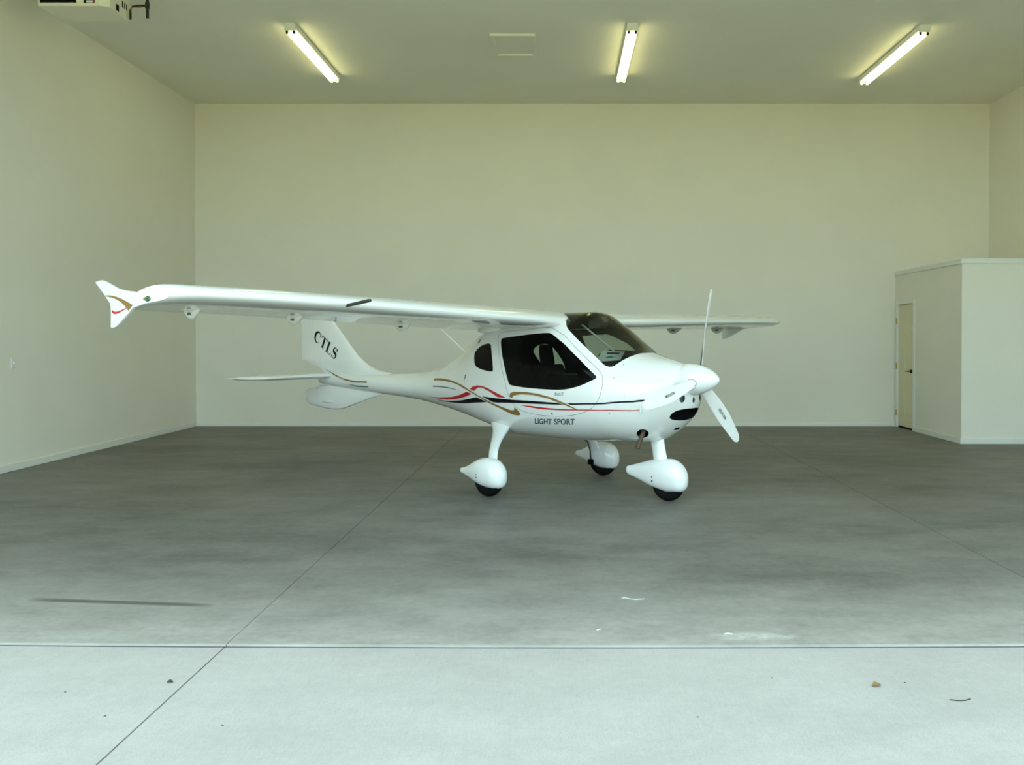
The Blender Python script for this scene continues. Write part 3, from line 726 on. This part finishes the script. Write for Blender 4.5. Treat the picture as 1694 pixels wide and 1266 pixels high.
# ---- spinner and propeller
HUBX, HUBZ = 1.80, 1.150
prof = [(1.655, 0.0), (1.655, 0.142), (1.67, 0.146), (1.72, 0.147), (1.78, 0.142), (1.84, 0.128), (1.90, 0.105), (1.95, 0.078), (1.985, 0.051), (2.005, 0.028), (2.015, 0.0015)]
spn = lathe('spinner', prof, (0, 0, HUBZ), M_white, AIR, 40, 'x', 60)
prp = empty('propeller', parent=AIR); prp.location = (HUBX, 0, HUBZ)
BR = 0.89
def blade_mesh():
    """blade along +z, leading edge towards -y; x is forward"""
    R_ = []; n = 18
    for i in range(26):
        t = i / 25; r = 0.10 + (BR - 0.10) * t
        chord = 0.085 + 0.045 * math.sin(PI * min(1, t / 0.55) / 2) if t < 0.55 else 0.130 - 0.052 * ((t - 0.55) / 0.45) ** 1.3
        if t > 0.93: chord *= math.sqrt(max(0.02, 1 - ((t - 0.93) / 0.075) ** 2))
        th = chord * (0.26 - 0.16 * min(1, t * 2.2))
        if t > 0.93: th = max(th, 0.004)
        beta = R(44 - 26 * t ** 0.8)
        ring = []
        for k in range(n):
            a = 2 * PI * k / n; c = 0.5 * math.cos(a) * chord
            prof_ = math.sin(a) * (0.5 * th) * (1.15 if math.sin(a) > 0 else 0.55) * math.sqrt(max(0.0, 1 - (math.cos(a) * 0.999) ** 2)) ** 0.3
            # c>0 is leading edge
            y = -(c * math.cos(beta)) - prof_ * -math.sin(beta) ; x = c * math.sin(beta) + prof_ * math.cos(beta)
            y += -0.012 * math.sin(PI * t)
            ring.append((x, y, r))
        R_.append(ring)
    return R_
rb = blade_mesh()
nblade = None
TILT = ((0.026, -0.05))
def blade(ang):
    # ang: direction of the blade in the (y, z) plane seen from behind
    if blade.me is None:
        o = rings('blade', rb, M_prop, prp); blade.me = o.data
        o.data.materials.append(M_black)
        for p in o.data.polygons: p.material_index = 1 if p.normal.x < -0.12 else 0
        V, Fc = text_mesh('NEUFORM', 1.0, 0.01)
        P = []
        for s, t in V:
            r = 0.42 + s * 0.145; tt = (r - 0.10) / (BR - 0.10); be = R(44 - 26 * tt ** 0.8); c = (t - 0.5) * 0.026
            P.append((c * math.sin(be) + 0.012, -c * math.cos(be) - 0.012 * math.sin(PI * tt) + 0.004, r))
        lo = mesh('lettering', P, Fc, M_letter, prp); blade.le = lo.data
    else:
        o = link('blade', blade.me, None, prp); lo = link('lettering', blade.le, None, prp)
    o.rotation_euler = (ang - PI / 2, 0, 0); lo.rotation_euler = o.rotation_euler
    pts = []
    for k in range(25):
        t = 2 * PI * k / 24; x = 0.050 * math.cos(t); y = 0.036 * math.sin(t); rr = float(np.interp(HUBX + x, [p[0] for p in prof], [p[1] for p in prof]))
        pts.append((x, y, math.sqrt(rr * rr - y * y)))
    sl = tube('blade_slot_edge', pts, 0.0028, M_letter, prp, 6); sl.rotation_euler = o.rotation_euler
    return o
blade.me = None
for a in (71.5, 192.8, -43.8): blade(R(a))
prp.rotation_euler = (0, -0.05, -0.026)

# ---- wing
LEX = [(0.0, 0.50), (3.7, 0.50), (4.05, 0.50), (4.18, 0.485), (4.26, 0.45), (4.30, 0.40)]
TEX = [(0.0, -0.86), (0.45, -0.86), (1.1, -0.82), (2.6, -0.60), (3.7, -0.45), (4.3, -0.41)]
TEZ = [(0.0, 1.612), (0.45, 1.617), (1.1, 1.632), (2.6, 1.668), (3.7, 1.688), (4.3, 1.695)]
INC = [(0.0, 0.055), (1.1, 0.060), (2.6, 0.080), (3.7, 0.098), (4.3, 0.10)]
THK = [(0.0, 0.135), (2.6, 0.14), (4.05, 0.145), (4.22, 0.145), (4.28, 0.138), (4.30, 0.122)]
BANK = 0.010
def itp(tab, y): return float(np.interp(y, [t[0] for t in tab], [t[1] for t in tab]))
def naca(x, t):
    return 5 * t * (0.2969 * math.sqrt(max(0, x)) - 0.1260 * x - 0.3516 * x * x + 0.2843 * x ** 3 - 0.1036 * x ** 4)
def camber(x, m=0.035, p=0.4):
    return m / p ** 2 * (2 * p * x - x * x) if x < p else m / (1 - p) ** 2 * ((1 - 2 * p) + 2 * p * x - x * x)
def wing_pt(y, xc, upper, side):
    a = abs(y); le, te = itp(LEX, a), itp(TEX, a); c = itp(LEX, min(a, 3.7)) - te
    tk = itp(THK, a)
    z = camber(xc) + (naca(xc, tk) if upper else -naca(xc, tk))
    s = itp(INC, a); zt = itp(TEZ, a)
    cl = le - te
    x = le - xc * cl
    return Vector((x + z * c * s * 0, side * a, zt + (1 - xc) * c * s + z * c - BANK * side * a))
def airfoil_ring(y, x0, x1, side, n=16):
    xs = [x0 + (x1 - x0) * (0.5 - 0.5 * math.cos(PI * k / n)) if x0 == 0 else x0 + (x1 - x0) * k / n for k in range(n + 1)]
    if x0 == 0: xs = [x1 * (k / n) ** 1.8 for k in range(n + 1)]
    up = [wing_pt(y, x, True, side) for x in xs]; lo = [wing_pt(y, x, False, side) for x in xs]
    r = up[::-1] + (lo[1:] if x0 == 0 else lo)
    return r
def span(name, y0, y1, x0, x1, side, m, parent, ny=20, n=16, extra=()):
    ys = sorted(set([y0 + (y1 - y0) * i / ny for i in range(ny + 1)] + [e for e in extra if y0 < e < y1]))
    return rings(name, [airfoil_ring(y, x0, x1, side, n) for y in ys], m, parent, sharp=35)
for side in (-1, 1):
    w = span('wing', 0.27, 4.30, 0.0, 0.755, side, M_white, AIR, 24, 18, (4.1, 4.15, 4.2, 4.235, 4.27, 4.285))
    span('wing_root', 0.27, 0.60, 0.74, 1.0, side, M_white, w, 4, 6)
    fl = span('flap', 0.615, 2.40, 0.765, 1.0, side, M_white, w, 10, 6)
    al = span('aileron', 2.415, 4.12, 0.765, 1.0, side, M_white, w, 10, 6)
    span('wing_tip_cap', 4.13, 4.295, 0.755, 1.0, side, M_white, w, 4, 6)
    for yy, xx in ((3.80, -0.24), (2.85, -0.33), (1.55, -0.50)):
        z0 = (wing_pt(yy, 0.75, False, side).z)
        R_ = []
        for k in range(11):
            t = k / 10; xx_ = xx + 0.13 - 0.26 * t; q = math.sin(PI * min(1, 0.04 + 0.96 * t)) ** 0.6
            dz = 0.085 * (math.sin(PI * t ** 1.25) ** 0.75) + 0.004
            R_.append([(xx_, side * yy + 0.024 * q * math.cos(a), z0 + 0.02 - (dz * (0.5 - 0.5 * math.sin(a)) if True else 0)) for a in [2 * PI * j / 12 for j in range(12)]])
        pod = rings('hinge_fairing', R_, M_white, w)
        box('hinge_bolt', (xx - 0.03, side * yy - 0.027, z0 - 0.035), (xx + 0.02, side * yy + 0.027, z0 - 0.015), M_grey, w)
    # winglet: a forked fin on the trailing corner of the tip
    WL = [(-0.711, 1.941), (-0.673, 1.950), (-0.617, 1.954), (-0.584, 1.951), (-0.53, 1.937), (-0.35, 1.884), (-0.227, 1.866), (-0.106, 1.855), (0.02, 1.838), (0.14, 1.800), (0.02, 1.762), (-0.128, 1.740), (-0.208, 1.696), (-0.313, 1.643), (-0.386, 1.610), (-0.433, 1.603), (-0.463, 1.604), (-0.462, 1.666), (-0.460, 1.735), (-0.473, 1.779), (-0.564, 1.845), (-0.651, 1.902)]
    dz = 0.0 if side < 0 else -2 * BANK * 4.3
    wl = plate('winglet', [(p[0], p[1] + dz) for p in WL], side * 4.278, side * 4.3025, M_white, w, 0.006)
    GO = [(-0.536, 1.841), (-0.466, 1.839), (-0.381, 1.829), (-0.288, 1.810), (-0.197, 1.786), (-0.121, 1.761), (-0.183, 1.723), (-0.228, 1.754), (-0.289, 1.784), (-0.361, 1.807), (-0.445, 1.824), (-0.527, 1.833)]
    RE = [(-0.434, 1.734), (-0.404, 1.721), (-0.352, 1.720), (-0.29, 1.729), (-0.223, 1.744), (-0.212, 1.742), (-0.279, 1.722), (-0.342, 1.707), (-0.395, 1.703), (-0.425, 1.710), (-0.437, 1.724)]
    flat('gold_stripe', [(p[0], p[1] + dz) for p in GO], side * 4.304, M_gold, w); flat('red_stripe', [(p[0], p[1] + dz) for p in RE], side * 4.304, M_red, w)
    # navigation light, teardrop on the tip
    R_ = []
    for k in range(9):
        t = k / 8; xx = 0.018 + 0.118 * t; r = 0.020 * math.sin(PI * (t ** 1.6) * 0.999) ** 0.7 + 0.0005
        R_.append([(xx, side * 4.301 + side * 0.012 * math.cos(a) * (r / 0.02), 1.800 + dz + r * math.sin(a)) for a in [2 * PI * j / 10 for j in range(10)]])
    rings('navigation_light', R_, M_green if side < 0 else M_redlens, w)
pit = tube('pitot_tube', [(0.40, -2.93, 1.770), (0.47, -2.94, 1.779), (0.80, -2.97, 1.811)], [0.010, 0.013, 0.013], M_pitot, AIR, 10)
# wing root fairing: rounded knuckle under the trailing edge where the flap drive enters
for side in (-1, 1):
    R_ = []
    for k in range(9):
        t = k / 8; xx = -0.76 + 0.42 * t; q = math.sin(PI * t) ** 0.7
        R_.append([(xx, side * (0.29 + 0.08 * t) + 0.11 * q * math.cos(a), 1.603 + 0.02 * t + 0.036 * q * math.sin(a)) for a in [2 * PI * j / 14 for j in range(14)]])
    rings('root_fairing', R_, M_white, AIR)

# ---- tail
FIN = [(-2.30, 1.07), (-2.49, 1.105), (-2.626, 1.113), (-2.775, 1.132), (-2.974, 1.190), (-3.178, 1.305), (-3.385, 1.487), (-3.648, 1.716), (-3.841, 1.911), (-3.90, 1.975), (-3.96, 2.000)]
def fin_halfw(t): return naca(min(0.999, max(0.0, t)), 0.09)
def hinge(z): return -3.99 - 0.22 * (z - 1.1)
def fin_loft(name, zs, le, te, c0, c1, m, root_w=0.0, n=14, parent=AIR, thick=1.0):
    R_ = []
    C0, C1 = c0, c1
    for z in zs:
        a, b = le(z), te(z); c = a - b; r = []
        hg = min(1.0, (a - hinge(z)) / c)
        c0 = 0.0 if C0 == 0 else min(0.98, hg + 0.006 / c); c1 = hg if C0 == 0 else 1.0
        ts = [c0 + (c1 - c0) * (k / n) ** (1.7 if C0 == 0 else 1) for k in range(n + 1)]
        hw = [min(fin_halfw(t) * c * thick, 0.06) for t in ts]
        up = [(a - t * c, -h, z) for t, h in zip(ts, hw)]; lo = [(a - t * c, h, z) for t, h in zip(ts, hw)]
        R_.append(up[::-1] + (lo[1:] if C0 == 0 else lo))
    return rings(name, R_, m, parent, sharp=40)
lz = [p[1] for p in FIN]; lx = [p[0] for p in FIN]
fle = lambda z: float(np.interp(z, lz, lx))
fte = lambda z: float(np.interp(z, [0.95, 1.10, 1.13, 1.222, 1.24, 2.0], [-3.86, -3.90, -3.956, -4.285, -4.381, -4.403]))
zs = [1.00 + 1.0 * k / 30 for k in range(31)]
fin = fin_loft('tail_fin', [1.02 + (2.0 - 1.02) * k / 30 for k in range(31)], fle, lambda z: min(fte(z), fle(z) - 0.05), 0.0, 0.66, M_white, thick=1.0)
rud = fin_loft('rudder', [1.15, 1.165, 1.18, 1.195, 1.21, 1.222, 1.235, 1.245] + [1.26 + (2.0 - 1.26) * k / 18 for k in range(19)], fle, fte, 0.667, 1.0, M_white, thick=1.0)
VEN_T = [(-4.308, 0.814), (-4.24, 0.851), (-3.912, 0.900), (-3.59, 0.915), (-3.095, 0.895), (-2.709, 0.850)]
VEN_B = [(-4.308, 0.80), (-4.289, 0.696), (-4.221, 0.652), (-3.914, 0.615), (-3.655, 0.607), (-3.486, 0.621), (-3.22, 0.698), (-2.98, 0.771), (-2.709, 0.837)]
R_ = []
for k in range(41):
    x = -4.308 + (4.308 - 2.709) * k / 40
    zt_ = float(np.interp(x, [p[0] for p in VEN_T], [p[1] for p in VEN_T])); zb_ = float(np.interp(x, [p[0] for p in VEN_B], [p[1] for p in VEN_B]))
    hw = 0.006 + 0.030 * math.sin(PI * min(1, (x + 4.36) / 1.7)) ; zt_ += 0.02 if -4.0 < x < -2.75 else 0.0
    R_.append([(x, hw * math.cos(a) * (abs(math.cos(a)) ** -0.35 if abs(math.cos(a)) > 1e-6 else 0), (zt_ + zb_) / 2 + (zt_ - zb_) / 2 * math.sin(a)) for a in [2 * PI * j / 16 for j in range(16)]])
vf = rings('ventral_fin', R_, M_white, AIR)
R_ = []
for k in range(9):
    t = k / 8; x = -3.93 + 0.30 * t; q = math.sin(PI * t) ** 0.8 + 0.02
    R_.append([(x, -0.028 + 0.022 * q * math.cos(a), 0.705 + 0.018 * q * math.sin(a)) for a in [2 * PI * j / 10 for j in range(10)]])
rings('tie_down_fairing', R_, M_white, vf)
# all moving tailplane
def stab_pt(y, xc, up, side):
    a = abs(y); f = a / 1.2
    le = -3.66 - 0.05 * f - (0.34 * max(0, (f - 0.80) / 0.20) ** 1.8); te = -4.33 + 0.02 * f; c = le - te
    z = naca(xc, 0.11) * c * (1 if f < 0.97 else 0.6)
    return (le - xc * c, side * a, 1.045 - 0.012 * f + (z if up else -z))
for side in (-1, 1):
    R_ = []
    for k in range(17):
        y = 0.05 + (1.2 - 0.05) * math.sin(PI / 2 * k / 16) ; xs = [(j / 10) ** 1.7 for j in range(11)]
        R_.append([stab_pt(y, x, True, side) for x in xs[::-1]] + [stab_pt(y, x, False, side) for x in xs[1:-1]])
    st = rings('stabilator', R_, M_white, AIR)
flat('gold_stripe', [(-3.723, 1.136), (-3.557, 1.068), (-3.371, 1.024), (-3.137, 0.997), (-2.872, 0.998), (-2.872, 0.978), (-3.137, 0.977), (-3.32, 1.001), (-3.504, 1.049)], -0.112, M_gold, AIR)
tube('whip_antenna', [(-1.20, 0, 1.34), (-1.653, 0, 1.631), (-1.80, 0, 1.725)], [0.007, 0.005, 0.004], M_prop, AIR, 6)
# serif letters on the fin, drawn as outlines on a unit height
def arc(cx, cy, rx, ry, a0, a1, n): return [(cx + rx * math.cos(R(a0 + (a1 - a0) * k / n)), cy + ry * math.sin(R(a0 + (a1 - a0) * k / n))) for k in range(n + 1)]
def stroke(pts, w):
    L_, R2 = [], []
    for i, p in enumerate(pts):
        a = pts[max(0, i - 1)]; b = pts[min(len(pts) - 1, i + 1)]; dx, dy = b[0] - a[0], b[1] - a[1]; l = math.hypot(dx, dy) or 1
        L_.append((p[0] - dy / l * w[i] / 2, p[1] + dx / l * w[i] / 2)); R2.append((p[0] + dy / l * w[i] / 2, p[1] - dx / l * w[i] / 2))
    return L_ + R2[::-1]
def letter_polys(ch):
    if ch == 'C':
        p = arc(0.42, 0.5, 0.36, 0.46, 48, 312, 24); w = [0.05 + 0.17 * math.sin(PI * k / 24) ** 1.5 for k in range(25)]
        return [stroke(p, w), [(0.62, 0.66), (0.70, 0.66), (0.72, 0.96), (0.68, 0.96), (0.63, 0.80)]], 0.80
    if ch == 'T':
        return [[(0.27, 0.06), (0.47, 0.06), (0.47, 0.95), (0.27, 0.95)], [(0.0, 0.91), (0.74, 0.91), (0.74, 0.98), (0.0, 0.98)], [(0.0, 0.74), (0.045, 0.74), (0.10, 0.92), (0.0, 0.98)], [(0.695, 0.74), (0.74, 0.74), (0.74, 0.98), (0.64, 0.92)], [(0.18, 0.02), (0.56, 0.02), (0.56, 0.07), (0.18, 0.07)]], 0.80
    if ch == 'L':
        return [[(0.10, 0.05), (0.30, 0.05), (0.30, 0.95), (0.10, 0.95)], [(0.0, 0.93), (0.40, 0.93), (0.40, 0.98), (0.0, 0.98)], [(0.0, 0.02), (0.66, 0.02), (0.66, 0.08), (0.0, 0.08)], [(0.56, 0.05), (0.66, 0.02), (0.70, 0.28), (0.66, 0.28)]], 0.76
    p = arc(0.32, 0.735, 0.20, 0.215, 30, 250, 12) + arc(0.34, 0.285, 0.22, 0.235, 80, -150, 14)
    n = len(p); w = [0.06 + 0.16 * math.exp(-((k / (n - 1) - 0.48) / 0.20) ** 2) for k in range(n)]
    return [stroke(p, w), [(0.50, 0.70), (0.54, 0.70), (0.55, 0.98), (0.50, 0.98), (0.46, 0.86)], [(0.09, 0.02), (0.13, 0.02), (0.17, 0.16), (0.13, 0.32), (0.09, 0.32)]], 0.66
def fin_letter(ch, ox, oz, h, ang, wscale, parent):
    polys, adv = letter_polys(ch); V, Fc = [], []
    for p in polys:
        P = []
        for s, t in p:
            s2 = s * h * wscale; t2 = t * h
            x = ox + s2 * math.cos(ang) - t2 * math.sin(ang); z = oz + s2 * math.sin(ang) + t2 * math.cos(ang)
            P.append((x, z))
        r = delaunay_2d_cdt([Vector(q) for q in P], [(i, (i + 1) % len(P)) for i in range(len(P))], [], 0, 1e-7)
        co = np.array([(q.x, q.y) for q in r[0]]); F_ = np.array(r[2]); c = inside(P, co[F_].mean(1)[:, 0], co[F_].mean(1)[:, 1])
        for f in F_[c]: Fc.append(tuple(i + len(V) for i in f))
        for x, z in co:
            le, te = fle(z), fte(z); tt = (le - x) / (le - te)
            V.append((x, -min(fin_halfw(tt) * (le - te), 0.06) - 0.004, z))
    o = mesh('fin_letter', V, Fc, M_black, parent)
    return o
FANG = -R(28)
ox, oz = -4.078, 1.505
for ch, adv in (('C', 0.158), ('T', 0.146), ('L', 0.140), ('S', 0.10)):
    fin_letter(ch, ox, oz, 0.155, FANG, 1.18, fin)
    ox += adv * math.cos(FANG); oz += adv * math.sin(FANG)

# ---- landing gear
def pod(name, tab, x0, y0, parent, m=M_white):
    R_ = []
    xs = [t[0] for t in tab]; X = np.linspace(xs[0], xs[-1], 40)
    X = np.concatenate([X[:-1], xs[-1] - (xs[-1] - X[-2]) * np.array([0.5, 0.2, 0.05, 0.0])])
    for x in X:
        w_, zt_, zb_ = [float(hermite([t[0] for t in tab], [t[k] for t in tab], np.array(x))) for k in (1, 2, 3)]
        R_.append([(x0 + x, y0 + w_ * (abs(math.cos(a)) ** 0.85) * (1 if math.cos(a) > 0 else -1), (zt_ + zb_) / 2 + (zt_ - zb_) / 2 * (abs(math.sin(a)) ** 0.85) * (1 if math.sin(a) > 0 else -1)) for a in [2 * PI * j / 24 for j in range(24)]])
    return rings(name, R_, m, parent, sharp=50)
def wheel(x, y, parent):
    prof_ = [(-0.030, 0.075), (-0.052, 0.10), (-0.054, 0.135), (-0.042, 0.158), (-0.020, 0.168), (0.0, 0.170), (0.020, 0.168), (0.042, 0.158), (0.054, 0.135), (0.052, 0.10), (0.030, 0.075)]
    R_ = []
    for a, r in prof_: R_.append([(x + r * math.cos(t), y + a, 0.170 + r * math.sin(t)) for t in [2 * PI * k / 40 for k in range(40)]])
    rings('tyre', R_, M_tyre, parent, cap=(False, False))
    lathe('wheel_hub', [(-0.04, 0.0), (-0.045, 0.05), (-0.036, 0.082), (0.036, 0.082), (0.045, 0.05), (0.04, 0.0)], (x, y, 0.170), M_rim, parent, 24, 'y')
MT = [(-0.375, .022, .245, .195), (-0.345, .028, .252, .188), (-0.28, .045, .275, .168), (-0.18, .075, .325, .130), (-0.08, .100, .364, .098), (0.0, .108, .375, .085), (0.09, .105, .362, .080), (0.15, .085, .325, .090), (0.19, .055, .275, .120), (0.205, .012, .225, .175)]
NT = [(-0.455, .030, .292, .212), (-0.44, .034, .296, .206), (-0.32, .055, .330, .170), (-0.18, .085, .372, .122), (-0.06, .105, .396, .096), (0.04, .110, .398, .086), (0.12, .104, .372, .090), (0.175, .080, .322, .105), (0.205, .045, .268, .145), (0.215, .010, .225, .190)]
TR = 0.905
LEGP = [((-0.36, 0.36, 0.66), .150, .055), ((-0.31, 0.42, 0.60), .115, .048), ((-0.22, 0.55, 0.535), .078, .034), ((-0.12, 0.70, 0.460), .062, .027), ((-0.055, 0.79, 0.385), .058, .024), ((-0.035, 0.815, 0.28), .056, .022), ((-0.03, 0.82, 0.17), .050, .018)]
for side in (-1, 1):
    gear = empty('main_gear', (0, 0, 0), parent=AIR)
    R_ = []
    tabx = [i for i in range(len(LEGP))]
    for q in np.linspace(0, len(LEGP) - 1, 26):
        g3 = [float(hermite(tabx, [l[0][k] for l in LEGP], np.array(q))) for k in range(3)]
        ch_ = float(hermite(tabx, [l[1] for l in LEGP], np.array(q))); th_ = float(hermite(tabx, [l[2] for l in LEGP], np.array(q)))
        # section: chord along x, thickness across the leg
        R_.append([(g3[0] + ch_ * math.cos(a), side * (g3[1] + th_ * math.sin(a) * 0.55), g3[2] + th_ * math.sin(a) * 0.83) for a in [2 * PI * j / 20 for j in range(20)]])
    rings('gear_leg', R_, M_white, gear)
    pd = pod('wheel_fairing', MT, 0.0, side * TR, gear)
    wheel(0.0, side * TR, gear)
    for zz in (0.185, 0.215): lathe('fairing_screw', [(-0.003, 0.0), (-0.003, 0.007), (0.003, 0.007), (0.003, 0)], (-0.075, side * (TR + side * 0) + side * 0.101, zz), M_grey, gear, 10, 'y')
    box('brake_caliper', (-0.115, side * (TR - 0.115) - 0.018, 0.125), (-0.055, side * (TR - 0.115) + 0.018, 0.185), M_dark, gear, 0.006)
    tube('brake_line', [(-0.30, side * 0.53, 0.525), (-0.185, side * 0.69, 0.45), (-0.118, side * 0.775, 0.38), (-0.096, side * 0.795, 0.28), (-0.09, side * 0.80, 0.17)], 0.007, M_black, gear, 6)
nose = empty('nose_gear', (0, 0, 0), parent=AIR)
NB = 1.478
R_ = []
for z, x, ch_, th_ in ((0.66, 1.33, .075, .05), (0.55, 1.345, .073, .048), (0.47, 1.362, .072, .047), (0.39, 1.378, .072, .047), (0.34, 1.388, .078, .055)):
    R_.append([(x + ch_ * math.cos(a), th_ * math.sin(a), z) for a in [2 * PI * j / 24 for j in range(24)]])
rings('nose_strut', R_, M_white, nose)
npd = pod('wheel_fairing', NT, NB - 0.02, 0.0, nose)
wheel(NB - 0.01, 0.0, nose)
for zz in (0.185, 0.225): lathe('fairing_screw', [(-0.003, 0.0), (-0.003, 0.008), (0.003, 0.008), (0.003, 0)], (NB - 0.13, -0.098, zz), M_grey, nose, 10, 'y')

# ---- cabin
def seat(y):
    s_ = empty('seat', (0, 0, 0), parent=AIR)
    def pad(name, pts, wy):
        R_ = []
        for (x, z, dx, dz) in pts:
            R_.append([(x - dx, y - wy, z - dz), (x - dx, y + wy, z - dz), (x + dx, y + wy, z + dz), (x + dx, y - wy, z + dz)])
        o = rings(name, R_, M_liner, s_, False, None); bv = o.modifiers.new('soft', 'BEVEL'); bv.width = 0.02; bv.segments = 3
        return o
    pad('backrest', [(-0.02, 0.78, 0.06, 0.01), (-0.15, 1.02, 0.055, 0.012), (-0.25, 1.24, 0.045, 0.012)], 0.19)
    pad('headrest', [(-0.26, 1.24, 0.04, 0.008), (-0.285, 1.36, 0.04, 0.006), (-0.295, 1.46, 0.03, 0.004)], 0.085)
    pad('cushion', [(-0.05, 0.80, 0.02, 0.05), (0.40, 0.84, 0.02, 0.05)], 0.19)
seat(-0.27); seat(0.27)
u_b = np.full(48, -1.0); v_b = np.linspace(-PI / 2, 1.5 * PI, 49)[:-1]
Bk = S(u_b, v_b); cb = Bk.mean(0); Bk = cb + (Bk - cb) * 0.955
mesh('rear_bulkhead', list(Bk), [tuple(range(48))], M_liner, AIR)
dash = rings('instrument_panel', [[(x, y, z) for (y, z) in ((-0.44, 0.98), (-0.43, 1.15), (-0.36, zt_ - 0.05), (-0.2, zt_), (0.2, zt_), (0.36, zt_ - 0.05), (0.43, 1.15), (0.44, 0.98), (0.15, 0.75), (-0.15, 0.75))] for x, zt_ in ((0.80, 1.275), (0.84, 1.295), (1.02, 1.29))], M_panel, AIR, False, None)
gls = rings('glareshield', [[(x, y * k, z + dz) for y, z in ((-0.10, 1.28), (-0.08, 1.39), (0.02, 1.415), (0.24, 1.41), (0.33, 1.36), (0.36, 1.28))] for x, dz, k in ((0.70, -0.02, 0.95), (0.76, 0.0, 1.0), (0.95, -0.005, 1.0), (1.05, -0.035, 0.9))], M_panel, AIR, False, None)
for yy in (-0.25, 0.25):
    box('display_screen', (0.792, yy - 0.11, 1.04), (0.80, yy + 0.11, 1.23), M_dark, dash)
rings('overhead_console', [[(x, y, z) for y, z in ((-0.30, zz), (0.30, zz), (0.36, zz - 0.09), (-0.36, zz - 0.09))] for x, zz in ((-0.45, 1.66), (-0.2, 1.69), (0.30, 1.725))], M_liner, AIR, False, None)
tube('cabin_brace', [(0.43, 0.0, 1.665), (0.86, 0.0, 1.385)], 0.010, M_card, AIR, 8)
for zz, xx in ((1.155, 0.0), (1.01, 0.0)):
    tube('control_rod', [(-0.05, 0.05, zz - 0.0), (0.32, 0.05, zz + 0.005)], 0.008, M_alu, AIR, 8)
cd = mesh('dash_card', [(0.760, -0.21, 1.298), (1.005, -0.135, 1.318), (1.055, -0.12, 1.403), (0.835, -0.185, 1.408)], [(0, 1, 2, 3)], M_card, AIR)
cd.modifiers.new('thick', 'SOLIDIFY').thickness = 0.002
def on_card(s, t, off=-0.004):
    a, b, c, d = [Vector(v.co) for v in cd.data.vertices]; p = a.lerp(b, s).lerp(d.lerp(c, s), t); n = (b - a).cross(d - a).normalized()
    return p + n * (0.004)
mesh('card_print', [on_card(*q) for q in ((0.25, 0.72), (0.80, 0.72), (0.80, 0.86), (0.25, 0.86))], [(0, 1, 2, 3)], M_panel, cd)
mesh('card_logo', [on_card(*q) for q in ((0.30, 0.36), (0.42, 0.32), (0.60, 0.34), (0.80, 0.38), (0.60, 0.44), (0.52, 0.56), (0.40, 0.52), (0.36, 0.44))], [tuple(range(8))], M_teal, cd)
